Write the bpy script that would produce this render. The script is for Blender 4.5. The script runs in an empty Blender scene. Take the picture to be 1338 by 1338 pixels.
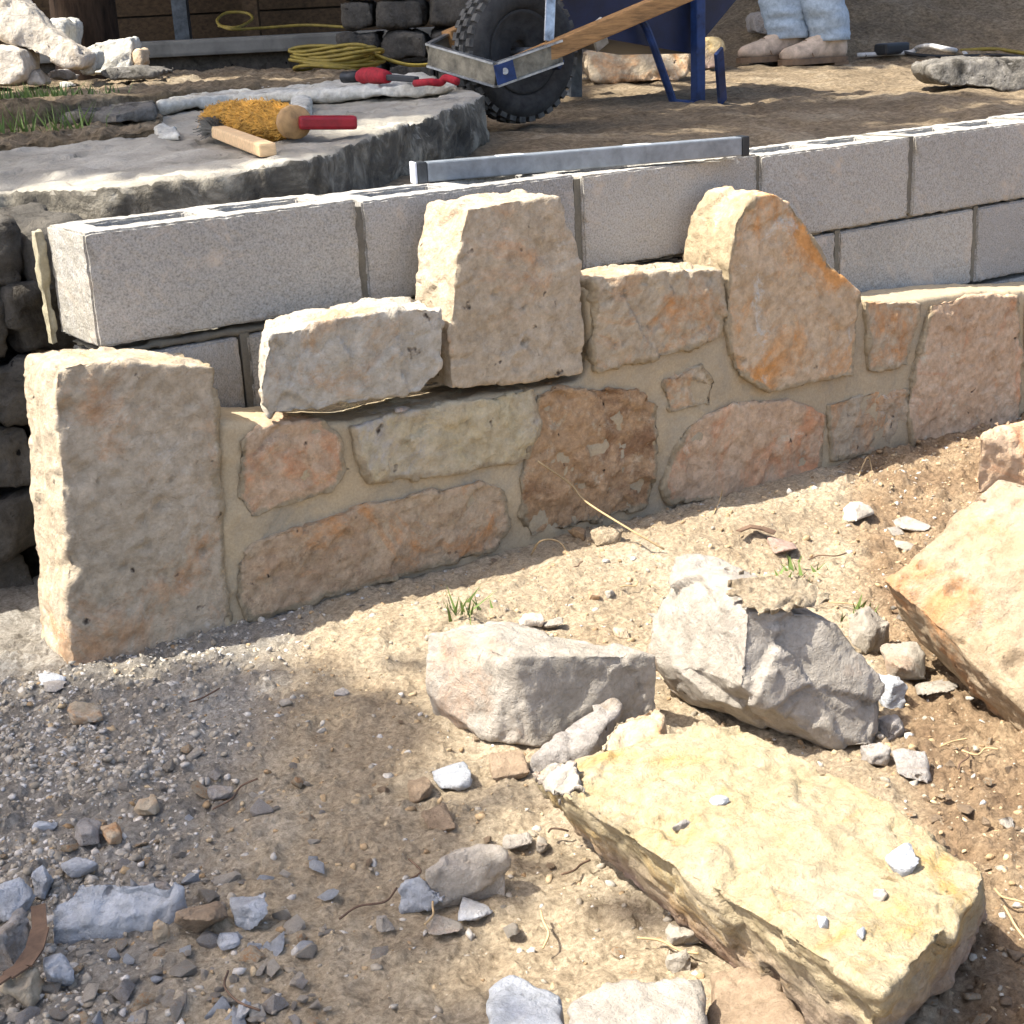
import bpy, bmesh, math, random
import numpy as np
from mathutils import Vector, Matrix
from mathutils.bvhtree import BVHTree
random.seed(7); RNG = np.random.default_rng(11)
SC = bpy.context.scene
COL = SC.collection

# ------------------------------------------------------------------ camera, sky, sun, exposure
FPX = 1900.0                                   # focal length in pixels of the 1338 px photograph
CAM = np.array([-.65, -1.865, .2405])
YAW, PITCH, ROLL = map(math.radians, (34.927, 18.688, -2.873))
_f = np.array([math.sin(YAW)*math.cos(PITCH), math.cos(YAW)*math.cos(PITCH), -math.sin(PITCH)])
_r0 = np.array([math.cos(YAW), -math.sin(YAW), 0.]); _u0 = np.cross(_r0, _f)
_r = math.cos(ROLL)*_r0 + math.sin(ROLL)*_u0
_u = -math.sin(ROLL)*_r0 + math.cos(ROLL)*_u0
cd = bpy.data.cameras.new('camera'); cam = bpy.data.objects.new('camera', cd); COL.objects.link(cam)
cd.sensor_width = 36; cd.lens = FPX/1338*36; cd.clip_start = .02; cd.clip_end = 500
M = Matrix(((_r[0], _u[0], -_f[0], CAM[0]), (_r[1], _u[1], -_f[1], CAM[1]), (_r[2], _u[2], -_f[2], CAM[2]), (0, 0, 0, 1)))
cam.matrix_world = M
SC.camera = cam

SUN = np.array([-.60, .21, 1.0]); SUN /= np.linalg.norm(SUN)      # towards the sun
w = bpy.data.worlds.new('World'); SC.world = w; w.use_nodes = True
nt = w.node_tree; bgn = nt.nodes['Background']
sky = nt.nodes.new('ShaderNodeTexSky'); sky.sky_type = 'NISHITA'; sky.sun_disc = False
sky.sun_elevation = math.asin(SUN[2]); sky.sun_rotation = math.atan2(SUN[0], SUN[1])
nt.links.new(sky.outputs[0], bgn.inputs[0]); bgn.inputs[1].default_value = .15
sky.air_density = .7; sky.dust_density = 3.2; sky.ozone_density = .6
sl = bpy.data.lights.new('sun', 'SUN'); sl.energy = 3.9; sl.angle = math.radians(.6); sl.color = (1, .965, .90)
so = bpy.data.objects.new('sun', sl); COL.objects.link(so); so.location = (-3, 1, 6)
so.rotation_euler = Vector(-SUN).to_track_quat('-Z', 'Y').to_euler()
SC.view_settings.view_transform = 'Standard'; SC.view_settings.look = 'None'
SC.view_settings.exposure = 1.60; SC.view_settings.gamma = 1

# ------------------------------------------------------------------ numpy noise
def _h(i, j, k, s):
    n = (i*374761393 + j*668265263 + k*2147483647 + s*974711) & 0xffffffff
    n = ((n ^ (n >> 13))*1274126177) & 0xffffffff
    n = ((n ^ (n >> 15))*2246822519) & 0xffffffff
    return ((n ^ (n >> 16)) & 0xffffff)/float(0xffffff)
def vnoise(P, sc, s=0):
    Q = np.asarray(P)*sc; I = np.floor(Q).astype(np.int64); f = Q - I; f = f*f*f*(f*(f*6 - 15) + 10)
    r = 0
    for a in (0, 1):
        for b in (0, 1):
            for c in (0, 1):
                wgt = (f[:, 0] if a else 1-f[:, 0])*(f[:, 1] if b else 1-f[:, 1])*(f[:, 2] if c else 1-f[:, 2])
                r = r + wgt*_h(I[:, 0]+a, I[:, 1]+b, I[:, 2]+c, s)
    return r*2 - 1
def fbm(P, sc, o=4, s=0, g=.5):
    r = 0; a = 1.; t = 0.
    for i in range(o):
        r = r + a*vnoise(P, sc*2.03**i, s+i*17); t += a; a *= g
    return r/t
def facets(P, sc, s=0):
    """broken-rock relief: each cell a tilted plane"""
    Q = np.asarray(P)*sc; I = np.floor(Q).astype(np.int64); best = np.full(len(Q), 9.); val = np.zeros(len(Q))
    for a in (-1, 0, 1):
        for b in (-1, 0, 1):
            for c in (-1, 0, 1):
                J = I + (a, b, c); i, j, k = J.T
                o = np.stack([_h(i, j, k, s+1), _h(i, j, k, s+2), _h(i, j, k, s+3)], 1)
                D = Q - J - o; d = (D*D).sum(1)
                t = np.stack([_h(i, j, k, s+4), _h(i, j, k, s+5), _h(i, j, k, s+6)], 1)*2 - 1
                v = (_h(i, j, k, s+7) - .5) + (D*t).sum(1)*.8
                m = d < best; best[m] = d[m]; val[m] = v[m]
    return val

# ------------------------------------------------------------------ picture <-> place helpers
def ray(x, y): return _f + _r*(x-669)/FPX - _u*(y-669)/FPX
def onY(x, y, Y): d = ray(x, y); return CAM + d*(Y-CAM[1])/d[1]
def onZ(x, y, Z): d = ray(x, y); return CAM + d*(Z-CAM[2])/d[2]
def atD(x, y, dep): return CAM + ray(x, y)*dep
def ground_z(x, y):                                   # lower yard in front of the walls
    z = -.522 - .027*x
    z = z + .035*np.exp(-(((x-.80)/.30)**2 + ((y+.30)/.10)**2)) + .025*np.exp(-(((x-1.5)/.4)**2 + ((y+.30)/.10)**2))
    z = z + .02*np.exp(-(((x-.30)/.16)**2 + ((y+.30)/.08)**2)) - .012*np.exp(-(((x-.55)/.15)**2 + ((y+.95)/.15)**2))
    return z
def terrace_z(x, y):
    dep = (x-CAM[0])*math.sin(YAW) + (y-CAM[1])*math.cos(YAW); lat = (x-CAM[0])*math.cos(YAW) - (y-CAM[1])*math.sin(YAW)
    bank = np.clip(dep-6.1, 0, 5)*.42*np.clip((lat-.5)/.8, 0, 1)          # shaded bank beyond the terrace
    return -.05 + .028*(np.clip(y, .1, 9)-.3) + bank
def slab_z(x, y): return .022 + .043*np.clip(x, -1, 3) + .004*y
def hit(fn, px, py, h=0.):
    d = ray(px, py); lo, hi = .3, 12.
    F = lambda t: (lambda p: p[2]-fn(p[0], p[1])-h)(CAM+d*t)
    t = .3
    while t < 12 and F(t) > 0: t += .02
    lo, hi = t-.02, t
    for _ in range(30):
        m = (lo+hi)/2
        if F(m) > 0: lo = m
        else: hi = m
    return CAM + d*lo
def G(px, py, h=0.): return hit(ground_z, px, py, h)
def T(px, py, h=0.): return hit(terrace_z, px, py, h)
def S(px, py, h=0.): return hit(slab_z, px, py, h)

# ------------------------------------------------------------------ materials
def lin(c):
    return tuple(((v/255)/12.92 if v/255 <= .04045 else ((v/255+.055)/1.055)**2.4) for v in c) + (1.,)
class NB:
    def __init__(s, name):
        s.m = bpy.data.materials.new(name); s.m.use_nodes = True; s.t = s.m.node_tree
        s.b = s.t.nodes['Principled BSDF']; s.b.inputs['Roughness'].default_value = .9
        s.b.inputs['Specular IOR Level'].default_value = .25
    def n(s, ty, **kw):
        nd = s.t.nodes.new(ty)
        for k, v in kw.items():
            if k.startswith('i_'): nd.inputs[int(k[2:])].default_value = v
            else: setattr(nd, k, v)
        return nd
    def l(s, a, b): s.t.links.new(a, b)
    def coords(s, rnd=True):
        tc = s.n('ShaderNodeTexCoord')
        if not rnd: return tc.outputs['Object']
        oi = s.n('ShaderNodeObjectInfo'); mu = s.n('ShaderNodeMath', operation='MULTIPLY', i_1=57.)
        s.l(oi.outputs['Random'], mu.inputs[0]); ad = s.n('ShaderNodeVectorMath', operation='ADD')
        s.l(tc.outputs['Object'], ad.inputs[0]); s.l(mu.outputs[0], ad.inputs[1]); return ad.outputs[0]
    def noise(s, co, sc, det=6, rough=.6, dist=0.):
        nd = s.n('ShaderNodeTexNoise'); nd.inputs['Scale'].default_value = sc; nd.inputs['Detail'].default_value = det
        nd.inputs['Roughness'].default_value = rough; nd.inputs['Distortion'].default_value = dist
        s.l(co, nd.inputs['Vector']); return nd.outputs['Fac']
    def ramp(s, fac, stops):
        r = s.n('ShaderNodeValToRGB'); e = r.color_ramp.elements
        while len(e) < len(stops): e.new(.5)
        for i, (p, c) in enumerate(stops): e[i].position = p; e[i].color = c if len(c) == 4 else lin(c)
        s.l(fac, r.inputs[0]); return r.outputs[0]
    def mix(s, fac, a, b, mode='MIX'):
        m = s.n('ShaderNodeMix', data_type='RGBA', blend_type=mode)
        if isinstance(fac, float): m.inputs[0].default_value = fac
        else: s.l(fac, m.inputs[0])
        for v, k in ((a, 6), (b, 7)):
            if isinstance(v, tuple): m.inputs[k].default_value = v if len(v) == 4 else lin(v)
            else: s.l(v, m.inputs[k])
        return m.outputs[2]
    def bump(s, h, strength=.5, dist=.01, prev=None):
        b = s.n('ShaderNodeBump'); b.inputs['Strength'].default_value = strength; b.inputs['Distance'].default_value = dist
        s.l(h, b.inputs['Height'])
        if prev is not None: s.l(prev, b.inputs['Normal'])
        return b.outputs[0]
    def out(s, color=None, normal=None):
        if color is not None:
            if isinstance(color, tuple): s.b.inputs['Base Color'].default_value = color if len(color) == 4 else lin(color)
            else: s.l(color, s.b.inputs['Base Color'])
        if normal is not None: s.l(normal, s.b.inputs['Normal'])
        return s.m
W_, B_ = (1, 1, 1, 1), (0, 0, 0, 1)
def stone_mat(name, base, second, stain, pale, sc=7., stain_amt=.5, pale_amt=.5, dark=(70, 60, 50), pit=.1, bump=1., strata=None):
    gain = lambda c_: tuple(min(226, int(v*g_)) for v, g_ in zip(c_, (1.17, 1.18, 1.21)))
    base, second, stain, pale = map(gain, (base, second, stain, pale))
    k = NB(name); co = k.coords()
    n1 = k.noise(co, sc, 12, .70, .4); c = k.ramp(n1, [(.36, base), (.62, second)])
    oi = k.n('ShaderNodeVectorMath', operation='ADD'); oi.inputs[1].default_value = (7.3, 2.1, 9.4); k.l(co, oi.inputs[0])
    n2 = k.noise(oi.outputs[0], sc*.75, 12, .74, .8)
    c = k.mix(k.ramp(n2, [(.63-.22*stain_amt, B_), (.73-.18*stain_amt, W_)]), c, stain)
    o2 = k.n('ShaderNodeVectorMath', operation='ADD'); o2.inputs[1].default_value = (-4.3, 12.1, 3.4); k.l(co, o2.inputs[0])
    n3 = k.noise(o2.outputs[0], sc*1.7, 12, .76, .6)
    c = k.mix(k.ramp(n3, [(.68-.2*pale_amt, B_), (.80-.18*pale_amt, W_)]), c, pale)
    if strata:                                             # darker weathered beds low in the stone
        sx = k.n('ShaderNodeSeparateXYZ'); tc = k.n('ShaderNodeTexCoord'); k.l(tc.outputs['Object'], sx.inputs[0])
        ad = k.n('ShaderNodeMath', operation='MULTIPLY_ADD'); k.l(k.noise(co, sc*2, 7, .7, .5), ad.inputs[0]); ad.inputs[1].default_value = .09; k.l(sx.outputs[2], ad.inputs[2])
        mr = k.n('ShaderNodeMapRange'); k.l(ad.outputs[0], mr.inputs[0]); mr.inputs[1].default_value = strata[1]+.045; mr.inputs[2].default_value = strata[2]+.045; mr.inputs[3].default_value = .85; mr.inputs[4].default_value = 0.
        c = k.mix(mr.outputs[0], c, gain(strata[0]))
    sm_ = k.n('ShaderNodeAttribute', attribute_name='smear'); a1 = k.n('ShaderNodeMath', operation='MULTIPLY_ADD')       # mortar wiped over the edges of set stones
    k.l(k.noise(co, 24, 8, .7, .6), a1.inputs[0]); a1.inputs[1].default_value = .9; k.l(sm_.outputs['Fac'], a1.inputs[2])
    c = k.mix(k.ramp(a1.outputs[0], [(.88, B_), (1.12, W_)]), c, (180, 162, 131))
    # grain, specks and pits
    n4 = k.noise(co, sc*9, 6, .7); c = k.mix(1., c, k.ramp(n4, [(.25, (196, 194, 190)), (.70, (255, 255, 255))]), 'MULTIPLY')
    n5 = k.noise(o2.outputs[0], sc*5, 3, .5); pm = k.ramp(n5, [(.70-.04*pit, B_), (.76-.04*pit, W_)])
    c = k.mix(pm, c, dark)
    b1 = k.bump(k.noise(co, sc*3.5, 9, .68, .3), bump, .014)
    rd = k.n('ShaderNodeTexNoise'); rd.noise_type = 'RIDGED_MULTIFRACTAL'; rd.inputs['Scale'].default_value = sc*2.2; rd.inputs['Detail'].default_value = 7; rd.inputs['Roughness'].default_value = .6; rd.inputs['Distortion'].default_value = .6; k.l(co, rd.inputs['Vector'])
    b1 = k.bump(rd.outputs['Fac'], .35, .006, b1)
    b2 = k.bump(k.noise(co, sc*22, 5, .75), bump*.8, .0035, b1)
    inv = k.n('ShaderNodeMath', operation='SUBTRACT'); inv.inputs[0].default_value = 1.; k.l(pm, inv.inputs[1])
    b3 = k.bump(inv.outputs[0], .6, .004, b2)
    return k.out(c, b3)
MAT = {}
MAT['limestone_tan'] = stone_mat('limestone_tan', (166, 148, 120), (180, 164, 136), (180, 136, 92), (196, 186, 166), 7, .65, .5)
MAT['limestone_pale'] = stone_mat('limestone_pale', (168, 158, 138), (180, 171, 152), (176, 146, 112), (192, 186, 172), 7, .4, .5)
MAT['limestone_corner'] = stone_mat('limestone_corner', (170, 152, 124), (182, 166, 140), (182, 146, 110), (192, 182, 162), 8, .45, .5, pit=.4)
MAT['limestone_pink'] = stone_mat('limestone_pink', (180, 150, 118), (192, 166, 134), (190, 138, 98), (206, 190, 166), 8, .5, .5)
MAT['limestone_yellow'] = stone_mat('limestone_yellow', (178, 162, 124), (174, 160, 132), (162, 154, 142), (188, 166, 114), 6, .45, .5)
MAT['limestone_brown'] = stone_mat('limestone_brown', (170, 136, 98), (186, 154, 116), (136, 104, 74), (200, 178, 148), 12, .5, .6, dark=(60, 48, 38))
MAT['limestone_long'] = stone_mat('limestone_long', (172, 144, 112), (184, 162, 130), (194, 142, 92), (128, 102, 76), 10, .45, .5, dark=(66, 52, 42))
MAT['limestone_orange'] = stone_mat('limestone_orange', (178, 154, 120), (190, 168, 138), (196, 140, 84), (206, 196, 178), 7, .7, .6)
MAT['limestone_grey'] = stone_mat('limestone_grey', (172, 160, 140), (184, 174, 156), (164, 148, 124), (196, 190, 178), 7, .3, .5)
MAT['limestone_white'] = stone_mat('limestone_white', (144, 135, 119), (154, 145, 131), (158, 132, 108), (164, 157, 144), 6, .4, .5)
MAT['limestone_cream'] = stone_mat('limestone_cream', (164, 146, 108), (170, 154, 124), (172, 142, 84), (172, 162, 142), 9, .5, .6, dark=(140, 120, 84), pit=.2, strata=((150, 126, 114), .02, .09))
MAT['limestone_slab'] = stone_mat('limestone_slab', (152, 132, 102), (160, 142, 116), (166, 124, 84), (168, 156, 136), 8, .5, .6, pit=.6, dark=(104, 78, 58))
MAT['blue_grey'] = stone_mat('blue_grey', (162, 162, 160), (178, 178, 175), (168, 162, 152), (188, 188, 186), 9, .3, .4, pit=.2, dark=(120, 120, 120))
MAT['rubble_grey'] = stone_mat('rubble_grey', (150, 142, 130), (168, 160, 148), (150, 132, 108), (186, 180, 170), 14, .4, .4)
MAT['rubble_brown'] = stone_mat('rubble_brown', (146, 124, 98), (162, 140, 114), (136, 112, 86), (174, 158, 134), 14, .4, .4)
MAT['old_stone'] = stone_mat('old_stone', (92, 88, 80), (124, 118, 106), (60, 56, 48), (176, 170, 158), 10, .6, .4, dark=(30, 28, 25), bump=1.)
MAT['flagstone'] = stone_mat('flagstone', (176, 168, 150), (196, 190, 176), (150, 138, 116), (206, 202, 192), 6, .4, .5)
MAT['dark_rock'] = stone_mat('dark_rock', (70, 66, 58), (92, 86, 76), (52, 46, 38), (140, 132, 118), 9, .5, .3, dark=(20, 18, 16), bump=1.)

def slab_mat():
    k = NB('weathered_slab'); co = k.coords(False)
    top = k.ramp(k.noise(co, 5, 8, .65, .5), [(.32, (128, 122, 108)), (.48, (156, 149, 134)), (.66, (174, 167, 152))])
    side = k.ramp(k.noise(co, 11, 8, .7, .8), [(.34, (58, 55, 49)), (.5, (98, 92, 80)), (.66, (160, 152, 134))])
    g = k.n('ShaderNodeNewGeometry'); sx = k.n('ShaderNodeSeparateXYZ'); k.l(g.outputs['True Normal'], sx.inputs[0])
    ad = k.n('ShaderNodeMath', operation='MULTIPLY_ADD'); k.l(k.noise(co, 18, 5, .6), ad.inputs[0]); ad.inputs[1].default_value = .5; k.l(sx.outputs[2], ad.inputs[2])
    c = k.mix(k.ramp(ad.outputs[0], [(.72, B_), (.95, W_)]), side, top)      # darker sides, paler upward faces, edge broken by noise
    b = k.bump(k.noise(co, 22, 9, .7), .9, .012); b = k.bump(k.noise(co, 130, 4, .7), .6, .003, b)
    return k.out(c, b)
MAT['weathered_slab'] = slab_mat()
def block_mat():
    k = NB('concrete_block'); co = k.coords()
    c = k.ramp(k.noise(co, 4, 4, .5), [(.35, (176, 173, 165)), (.65, (188, 185, 177))])
    oi = k.n('ShaderNodeObjectInfo'); c = k.mix(1., c, k.ramp(oi.outputs['Random'], [(0., (226, 226, 228)), (1., (255, 252, 246))]), 'MULTIPLY')
    sz = k.n('ShaderNodeTexCoord'); sp2 = k.n('ShaderNodeSeparateXYZ'); k.l(sz.outputs['Object'], sp2.inputs[0])
    ab = k.n('ShaderNodeMath', operation='ABSOLUTE'); k.l(sp2.outputs[0], ab.inputs[0])              # mortar smears at the block ends
    mr = k.n('ShaderNodeMapRange'); k.l(ab.outputs[0], mr.inputs[0]); mr.inputs[1].default_value = .16; mr.inputs[2].default_value = .20; mr.inputs[3].default_value = -.25; mr.inputs[4].default_value = .12
    ad = k.n('ShaderNodeMath', operation='ADD'); k.l(mr.outputs[0], ad.inputs[0]); k.l(k.noise(co, 20, 8, .7, .8), ad.inputs[1])
    c = k.mix(k.ramp(ad.outputs[0], [(.50, B_), (.66, (.6, .6, .6, 1))]), c, (150, 142, 124))
    c = k.mix(k.ramp(k.noise(co, 6, 9, .72, 1.2), [(.55, B_), (.75, (.5, .5, .5, 1))]), c, (196, 188, 172))
    sp = k.noise(co, 330, 3, .7); c = k.mix(1., c, k.ramp(sp, [(.30, (178, 176, 174)), (.5, (232, 231, 229)), (.70, (255, 255, 255))]), 'MULTIPLY')
    st = k.noise(co, 9, 6, .7, 1.); c = k.mix(k.ramp(st, [(.56, B_), (.78, W_)]), c, (190, 174, 154))
    vo = k.n('ShaderNodeTexVoronoi'); vo.inputs['Scale'].default_value = 40; k.l(co, vo.inputs['Vector'])
    c = k.mix(k.ramp(vo.outputs['Distance'], [(.02, W_), (.06, B_)]), c, (120, 116, 112))
    b = k.bump(sp, .5, .0022); b = k.bump(k.noise(co, 90, 5, .7), .5, .004, b)
    return k.out(c, b)
MAT['concrete_block'] = block_mat()
def mortar_mat(name, a, b_, st):
    k = NB(name); co = k.coords(False)
    c = k.ramp(k.noise(co, 6, 7, .6, .6), [(.35, a), (.65, b_)])
    c = k.mix(k.ramp(k.noise(co, 5.1, 9, .7, 1.), [(.48, B_), (.66, W_)]), c, st)
    sp = k.noise(co, 260, 4, .7); c = k.mix(1., c, k.ramp(sp, [(.3, (226, 224, 220)), (.7, (255, 255, 255))]), 'MULTIPLY')
    b = k.bump(k.noise(co, 26, 8, .6), .5, .006); b = k.bump(sp, .35, .0015, b)
    return k.out(c, b)
MAT['mortar'] = mortar_mat('mortar', (186, 167, 134), (172, 156, 128), (156, 146, 126))
MAT['block_mortar'] = mortar_mat('block_mortar', (112, 108, 96), (128, 122, 106), (100, 96, 88))
MAT['light_mortar'] = mortar_mat('light_mortar', (168, 158, 130), (156, 148, 124), (146, 140, 124))
def soil_mat():
    k = NB('soil'); co = k.coords(False)
    tan = k.ramp(k.noise(co, 5, 9, .7, .3), [(.34, (186, 165, 134)), (.52, (206, 187, 156)), (.68, (216, 200, 173))])
    gry = k.ramp(k.noise(co, 7, 9, .7, .3), [(.34, (150, 142, 128)), (.52, (174, 166, 152)), (.68, (192, 186, 174))])
    brn = k.ramp(k.noise(co, 9, 9, .7, .3), [(.34, (142, 116, 88)), (.52, (170, 144, 112)), (.68, (194, 170, 136))])
    at = k.n('ShaderNodeAttribute', attribute_name='zone'); sp = k.n('ShaderNodeSeparateColor'); k.l(at.outputs['Color'], sp.inputs[0])
    def edge(ch):
        a = k.n('ShaderNodeMath', operation='MULTIPLY_ADD'); k.l(k.noise(co, 11, 6, .7), a.inputs[0]); a.inputs[1].default_value = .7; k.l(sp.outputs[ch], a.inputs[2])
        return k.ramp(a.outputs[0], [(.62, B_), (1.05, W_)])
    c = k.mix(edge(0), tan, gry); c = k.mix(edge(1), c, brn)
    fine = k.noise(co, 150, 6, .75); c = k.mix(1., c, k.ramp(fine, [(.28, (150, 144, 136)), (.62, (255, 255, 255))]), 'MULTIPLY')
    vo = k.n('ShaderNodeTexVoronoi'); vo.inputs['Scale'].default_value = 95; k.l(co, vo.inputs['Vector'])
    c = k.mix(k.ramp(vo.outputs['Distance'], [(.05, W_), (.12, B_)]), c, (206, 192, 166))
    b = k.bump(k.noise(co, 36, 10, .72), 1., .016); b = k.bump(fine, .9, .005, b)
    return k.out(c, b)
MAT['soil'] = soil_mat()
def pebble_mat(name, a, b_, c_):
    k = NB(name); co = k.coords(False)
    at = k.n('ShaderNodeAttribute', attribute_name='tone'); sp = k.n('ShaderNodeSeparateColor'); k.l(at.outputs['Color'], sp.inputs[0])
    c = k.ramp(sp.outputs[0], [(.0, a), (.5, b_), (1., c_)])
    n = k.noise(co, 120, 5, .7); c = k.mix(1., c, k.ramp(n, [(.25, (170, 168, 164)), (.7, (255, 255, 255))]), 'MULTIPLY')
    return k.out(c, k.bump(n, .7, .003))
MAT['gravel'] = pebble_mat('gravel', (156, 144, 124), (184, 174, 156), (212, 206, 196))
MAT['clods'] = pebble_mat('clods', (160, 132, 98), (188, 162, 124), (206, 184, 148))
def terrace_mat():
    k = NB('terrace_soil'); co = k.coords(False)
    c = k.ramp(k.noise(co, 3, 9, .7, .4), [(.34, (138, 120, 94)), (.55, (174, 154, 124)), (.7, (200, 184, 156))])
    f = k.noise(co, 60, 7, .75); c = k.mix(1., c, k.ramp(f, [(.28, (120, 114, 104)), (.68, (255, 255, 255))]), 'MULTIPLY')
    b = k.bump(k.noise(co, 18, 9, .72), 1., .03); return k.out(c, k.bump(f, .8, .008, b))
MAT['terrace_soil'] = terrace_mat()
def plain(name, col, rough=.6, metal=0., var=.25, sc=20., bump=.15, spec=.4, stretch=None):
    k = NB(name); co = k.coords()
    if stretch:
        mp = k.n('ShaderNodeMapping'); mp.inputs['Scale'].default_value = stretch; k.l(co, mp.inputs[0]); co = mp.outputs[0]
    n = k.noise(co, sc, 7, .65, .3); d = tuple(int(v*(1-var)) for v in col)
    k.b.inputs['Roughness'].default_value = rough; k.b.inputs['Metallic'].default_value = metal; k.b.inputs['Specular IOR Level'].default_value = spec
    return k.out(k.ramp(n, [(.3, d), (.62, col)]), k.bump(n, bump, .004))
MAT['rubber'] = plain('rubber', (58, 57, 54), .85, 0, .5, 30, .4)
MAT['dusty_rubber'] = plain('dusty_rubber', (96, 94, 88), .9, 0, .5, 40, .4)
MAT['blue_paint'] = plain('blue_paint', (30, 56, 104), .55, 0, .55, 22, .3)
MAT['blue_tray'] = plain('blue_tray', (18, 34, 70), .5, 0, .4, 10, .15)
MAT['raw_wood'] = plain('raw_wood', (176, 132, 82), .75, 0, .35, 14, .3, .3, (1, 9, 9))
MAT['pale_wood'] = plain('pale_wood', (222, 188, 142), .7, 0, .15, 14, .2, .3, (2, 9, 9))
MAT['galvanised'] = plain('galvanised', (190, 192, 190), .38, .85, .4, 24, .2)
MAT['dirty_steel'] = plain('dirty_steel', (150, 142, 122), .55, .5, .6, 20, .3)
MAT['dark_steel'] = plain('dark_steel', (92, 96, 98), .5, .6, .45, 22, .2)
MAT['aluminium'] = plain('aluminium', (128, 134, 138), .5, .2, .2, 40, .1)
MAT['clear_cap'] = plain('clear_cap', (206, 208, 212), .35, 0, .1, 30, .1)
MAT['black_plastic'] = plain('black_plastic', (38, 40, 42), .5, 0, .3, 30, .1)
MAT['red_plastic'] = plain('red_plastic', (146, 22, 34), .4, 0, .25, 30, .1)
MAT['red_cloth'] = plain('red_cloth', (160, 24, 38), .8, 0, .35, 60, .4)
MAT['bristle'] = plain('bristle', (206, 156, 66), .8, 0, .45, 60, .1)
MAT['ferrule'] = plain('ferrule', (176, 140, 92), .7, 0, .3, 40, .2)
MAT['wire'] = plain('wire', (104, 102, 96), .45, .6, .3, 60, .1)
MAT['yellow_cord'] = plain('yellow_cord', (136, 118, 44), .6, 0, .25, 30, .1)
MAT['grey_cord'] = plain('grey_cord', (196, 194, 188), .6, 0, .2, 30, .1)
MAT['black_cord'] = plain('black_cord', (40, 40, 40), .6, 0, .2, 30, .1)
MAT['denim'] = plain('denim', (166, 182, 194), .95, 0, .18, 60, .6)
MAT['boot_leather'] = plain('boot_leather', (204, 182, 158), .8, 0, .3, 24, .3)
MAT['boot_sole'] = plain('boot_sole', (128, 104, 80), .9, 0, .3, 24, .3)
MAT['skin'] = plain('skin', (190, 142, 112), .6, 0, .1, 24, .1)
MAT['shirt'] = plain('shirt', (120, 124, 120), .95, 0, .2, 24, .3)
MAT['hair'] = plain('hair', (46, 36, 28), .8, 0, .3, 60, .3)
MAT['siding'] = plain('siding', (84, 66, 46), .85, 0, .4, 9, .3, .2, (1, 8, 8))
MAT['concrete'] = plain('concrete', (128, 126, 118), .9, 0, .3, 6, .4)
MAT['roofing'] = plain('roofing', (70, 64, 58), .9, 0, .3, 12, .3)
MAT['bark'] = plain('bark', (58, 46, 36), .95, 0, .6, 14, .9, .1, (3, 3, .6))
MAT['leaf'] = plain('leaf', (74, 98, 42), .6, 0, .4, 4, 0.)
MAT['grass'] = plain('grass', (104, 124, 58), .7, 0, .3, 6, 0.)
MAT['dry_stem'] = plain('dry_stem', (188, 160, 116), .8, 0, .3, 20, .1)
MAT['dead_leaf'] = plain('dead_leaf', (112, 88, 68), .8, 0, .4, 30, .2)

# ------------------------------------------------------------------ object helpers
WL = {}
def tag(o, label=None, cat=None, group=None, kind=None):
    if label: o['label'] = label
    if cat: o['category'] = cat
    if group: o['group'] = group
    if kind: o['kind'] = kind
    return o
def thing(name, label, cat, loc, group=None):
    o = bpy.data.objects.new(name, None); COL.objects.link(o); o.location = tuple(loc); o.empty_display_size = .1
    WL[o] = np.array(loc, float); return tag(o, label, cat, group)
def link(name, me, parent, org):
    o = bpy.data.objects.new(name, me); COL.objects.link(o); org = np.array(org, float)
    if parent is not None:
        o.parent = parent; o.location = tuple(org - WL[parent])
    else: o.location = tuple(org)
    WL[o] = org; return o
def mk(name, V, F, mat, parent=None, smooth=False, org=None):
    V = np.asarray(V, float)
    if org is None: org = np.array([(V[:, 0].min()+V[:, 0].max())/2, (V[:, 1].min()+V[:, 1].max())/2, V[:, 2].min()])
    me = bpy.data.meshes.new(name); me.from_pydata((V-org).tolist(), [], [tuple(int(i) for i in f) for f in F])
    me.materials.append(MAT[mat])
    if smooth: me.polygons.foreach_set('use_smooth', np.ones(len(me.polygons), bool))
    me.update(); return link(name, me, parent, org)
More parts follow.
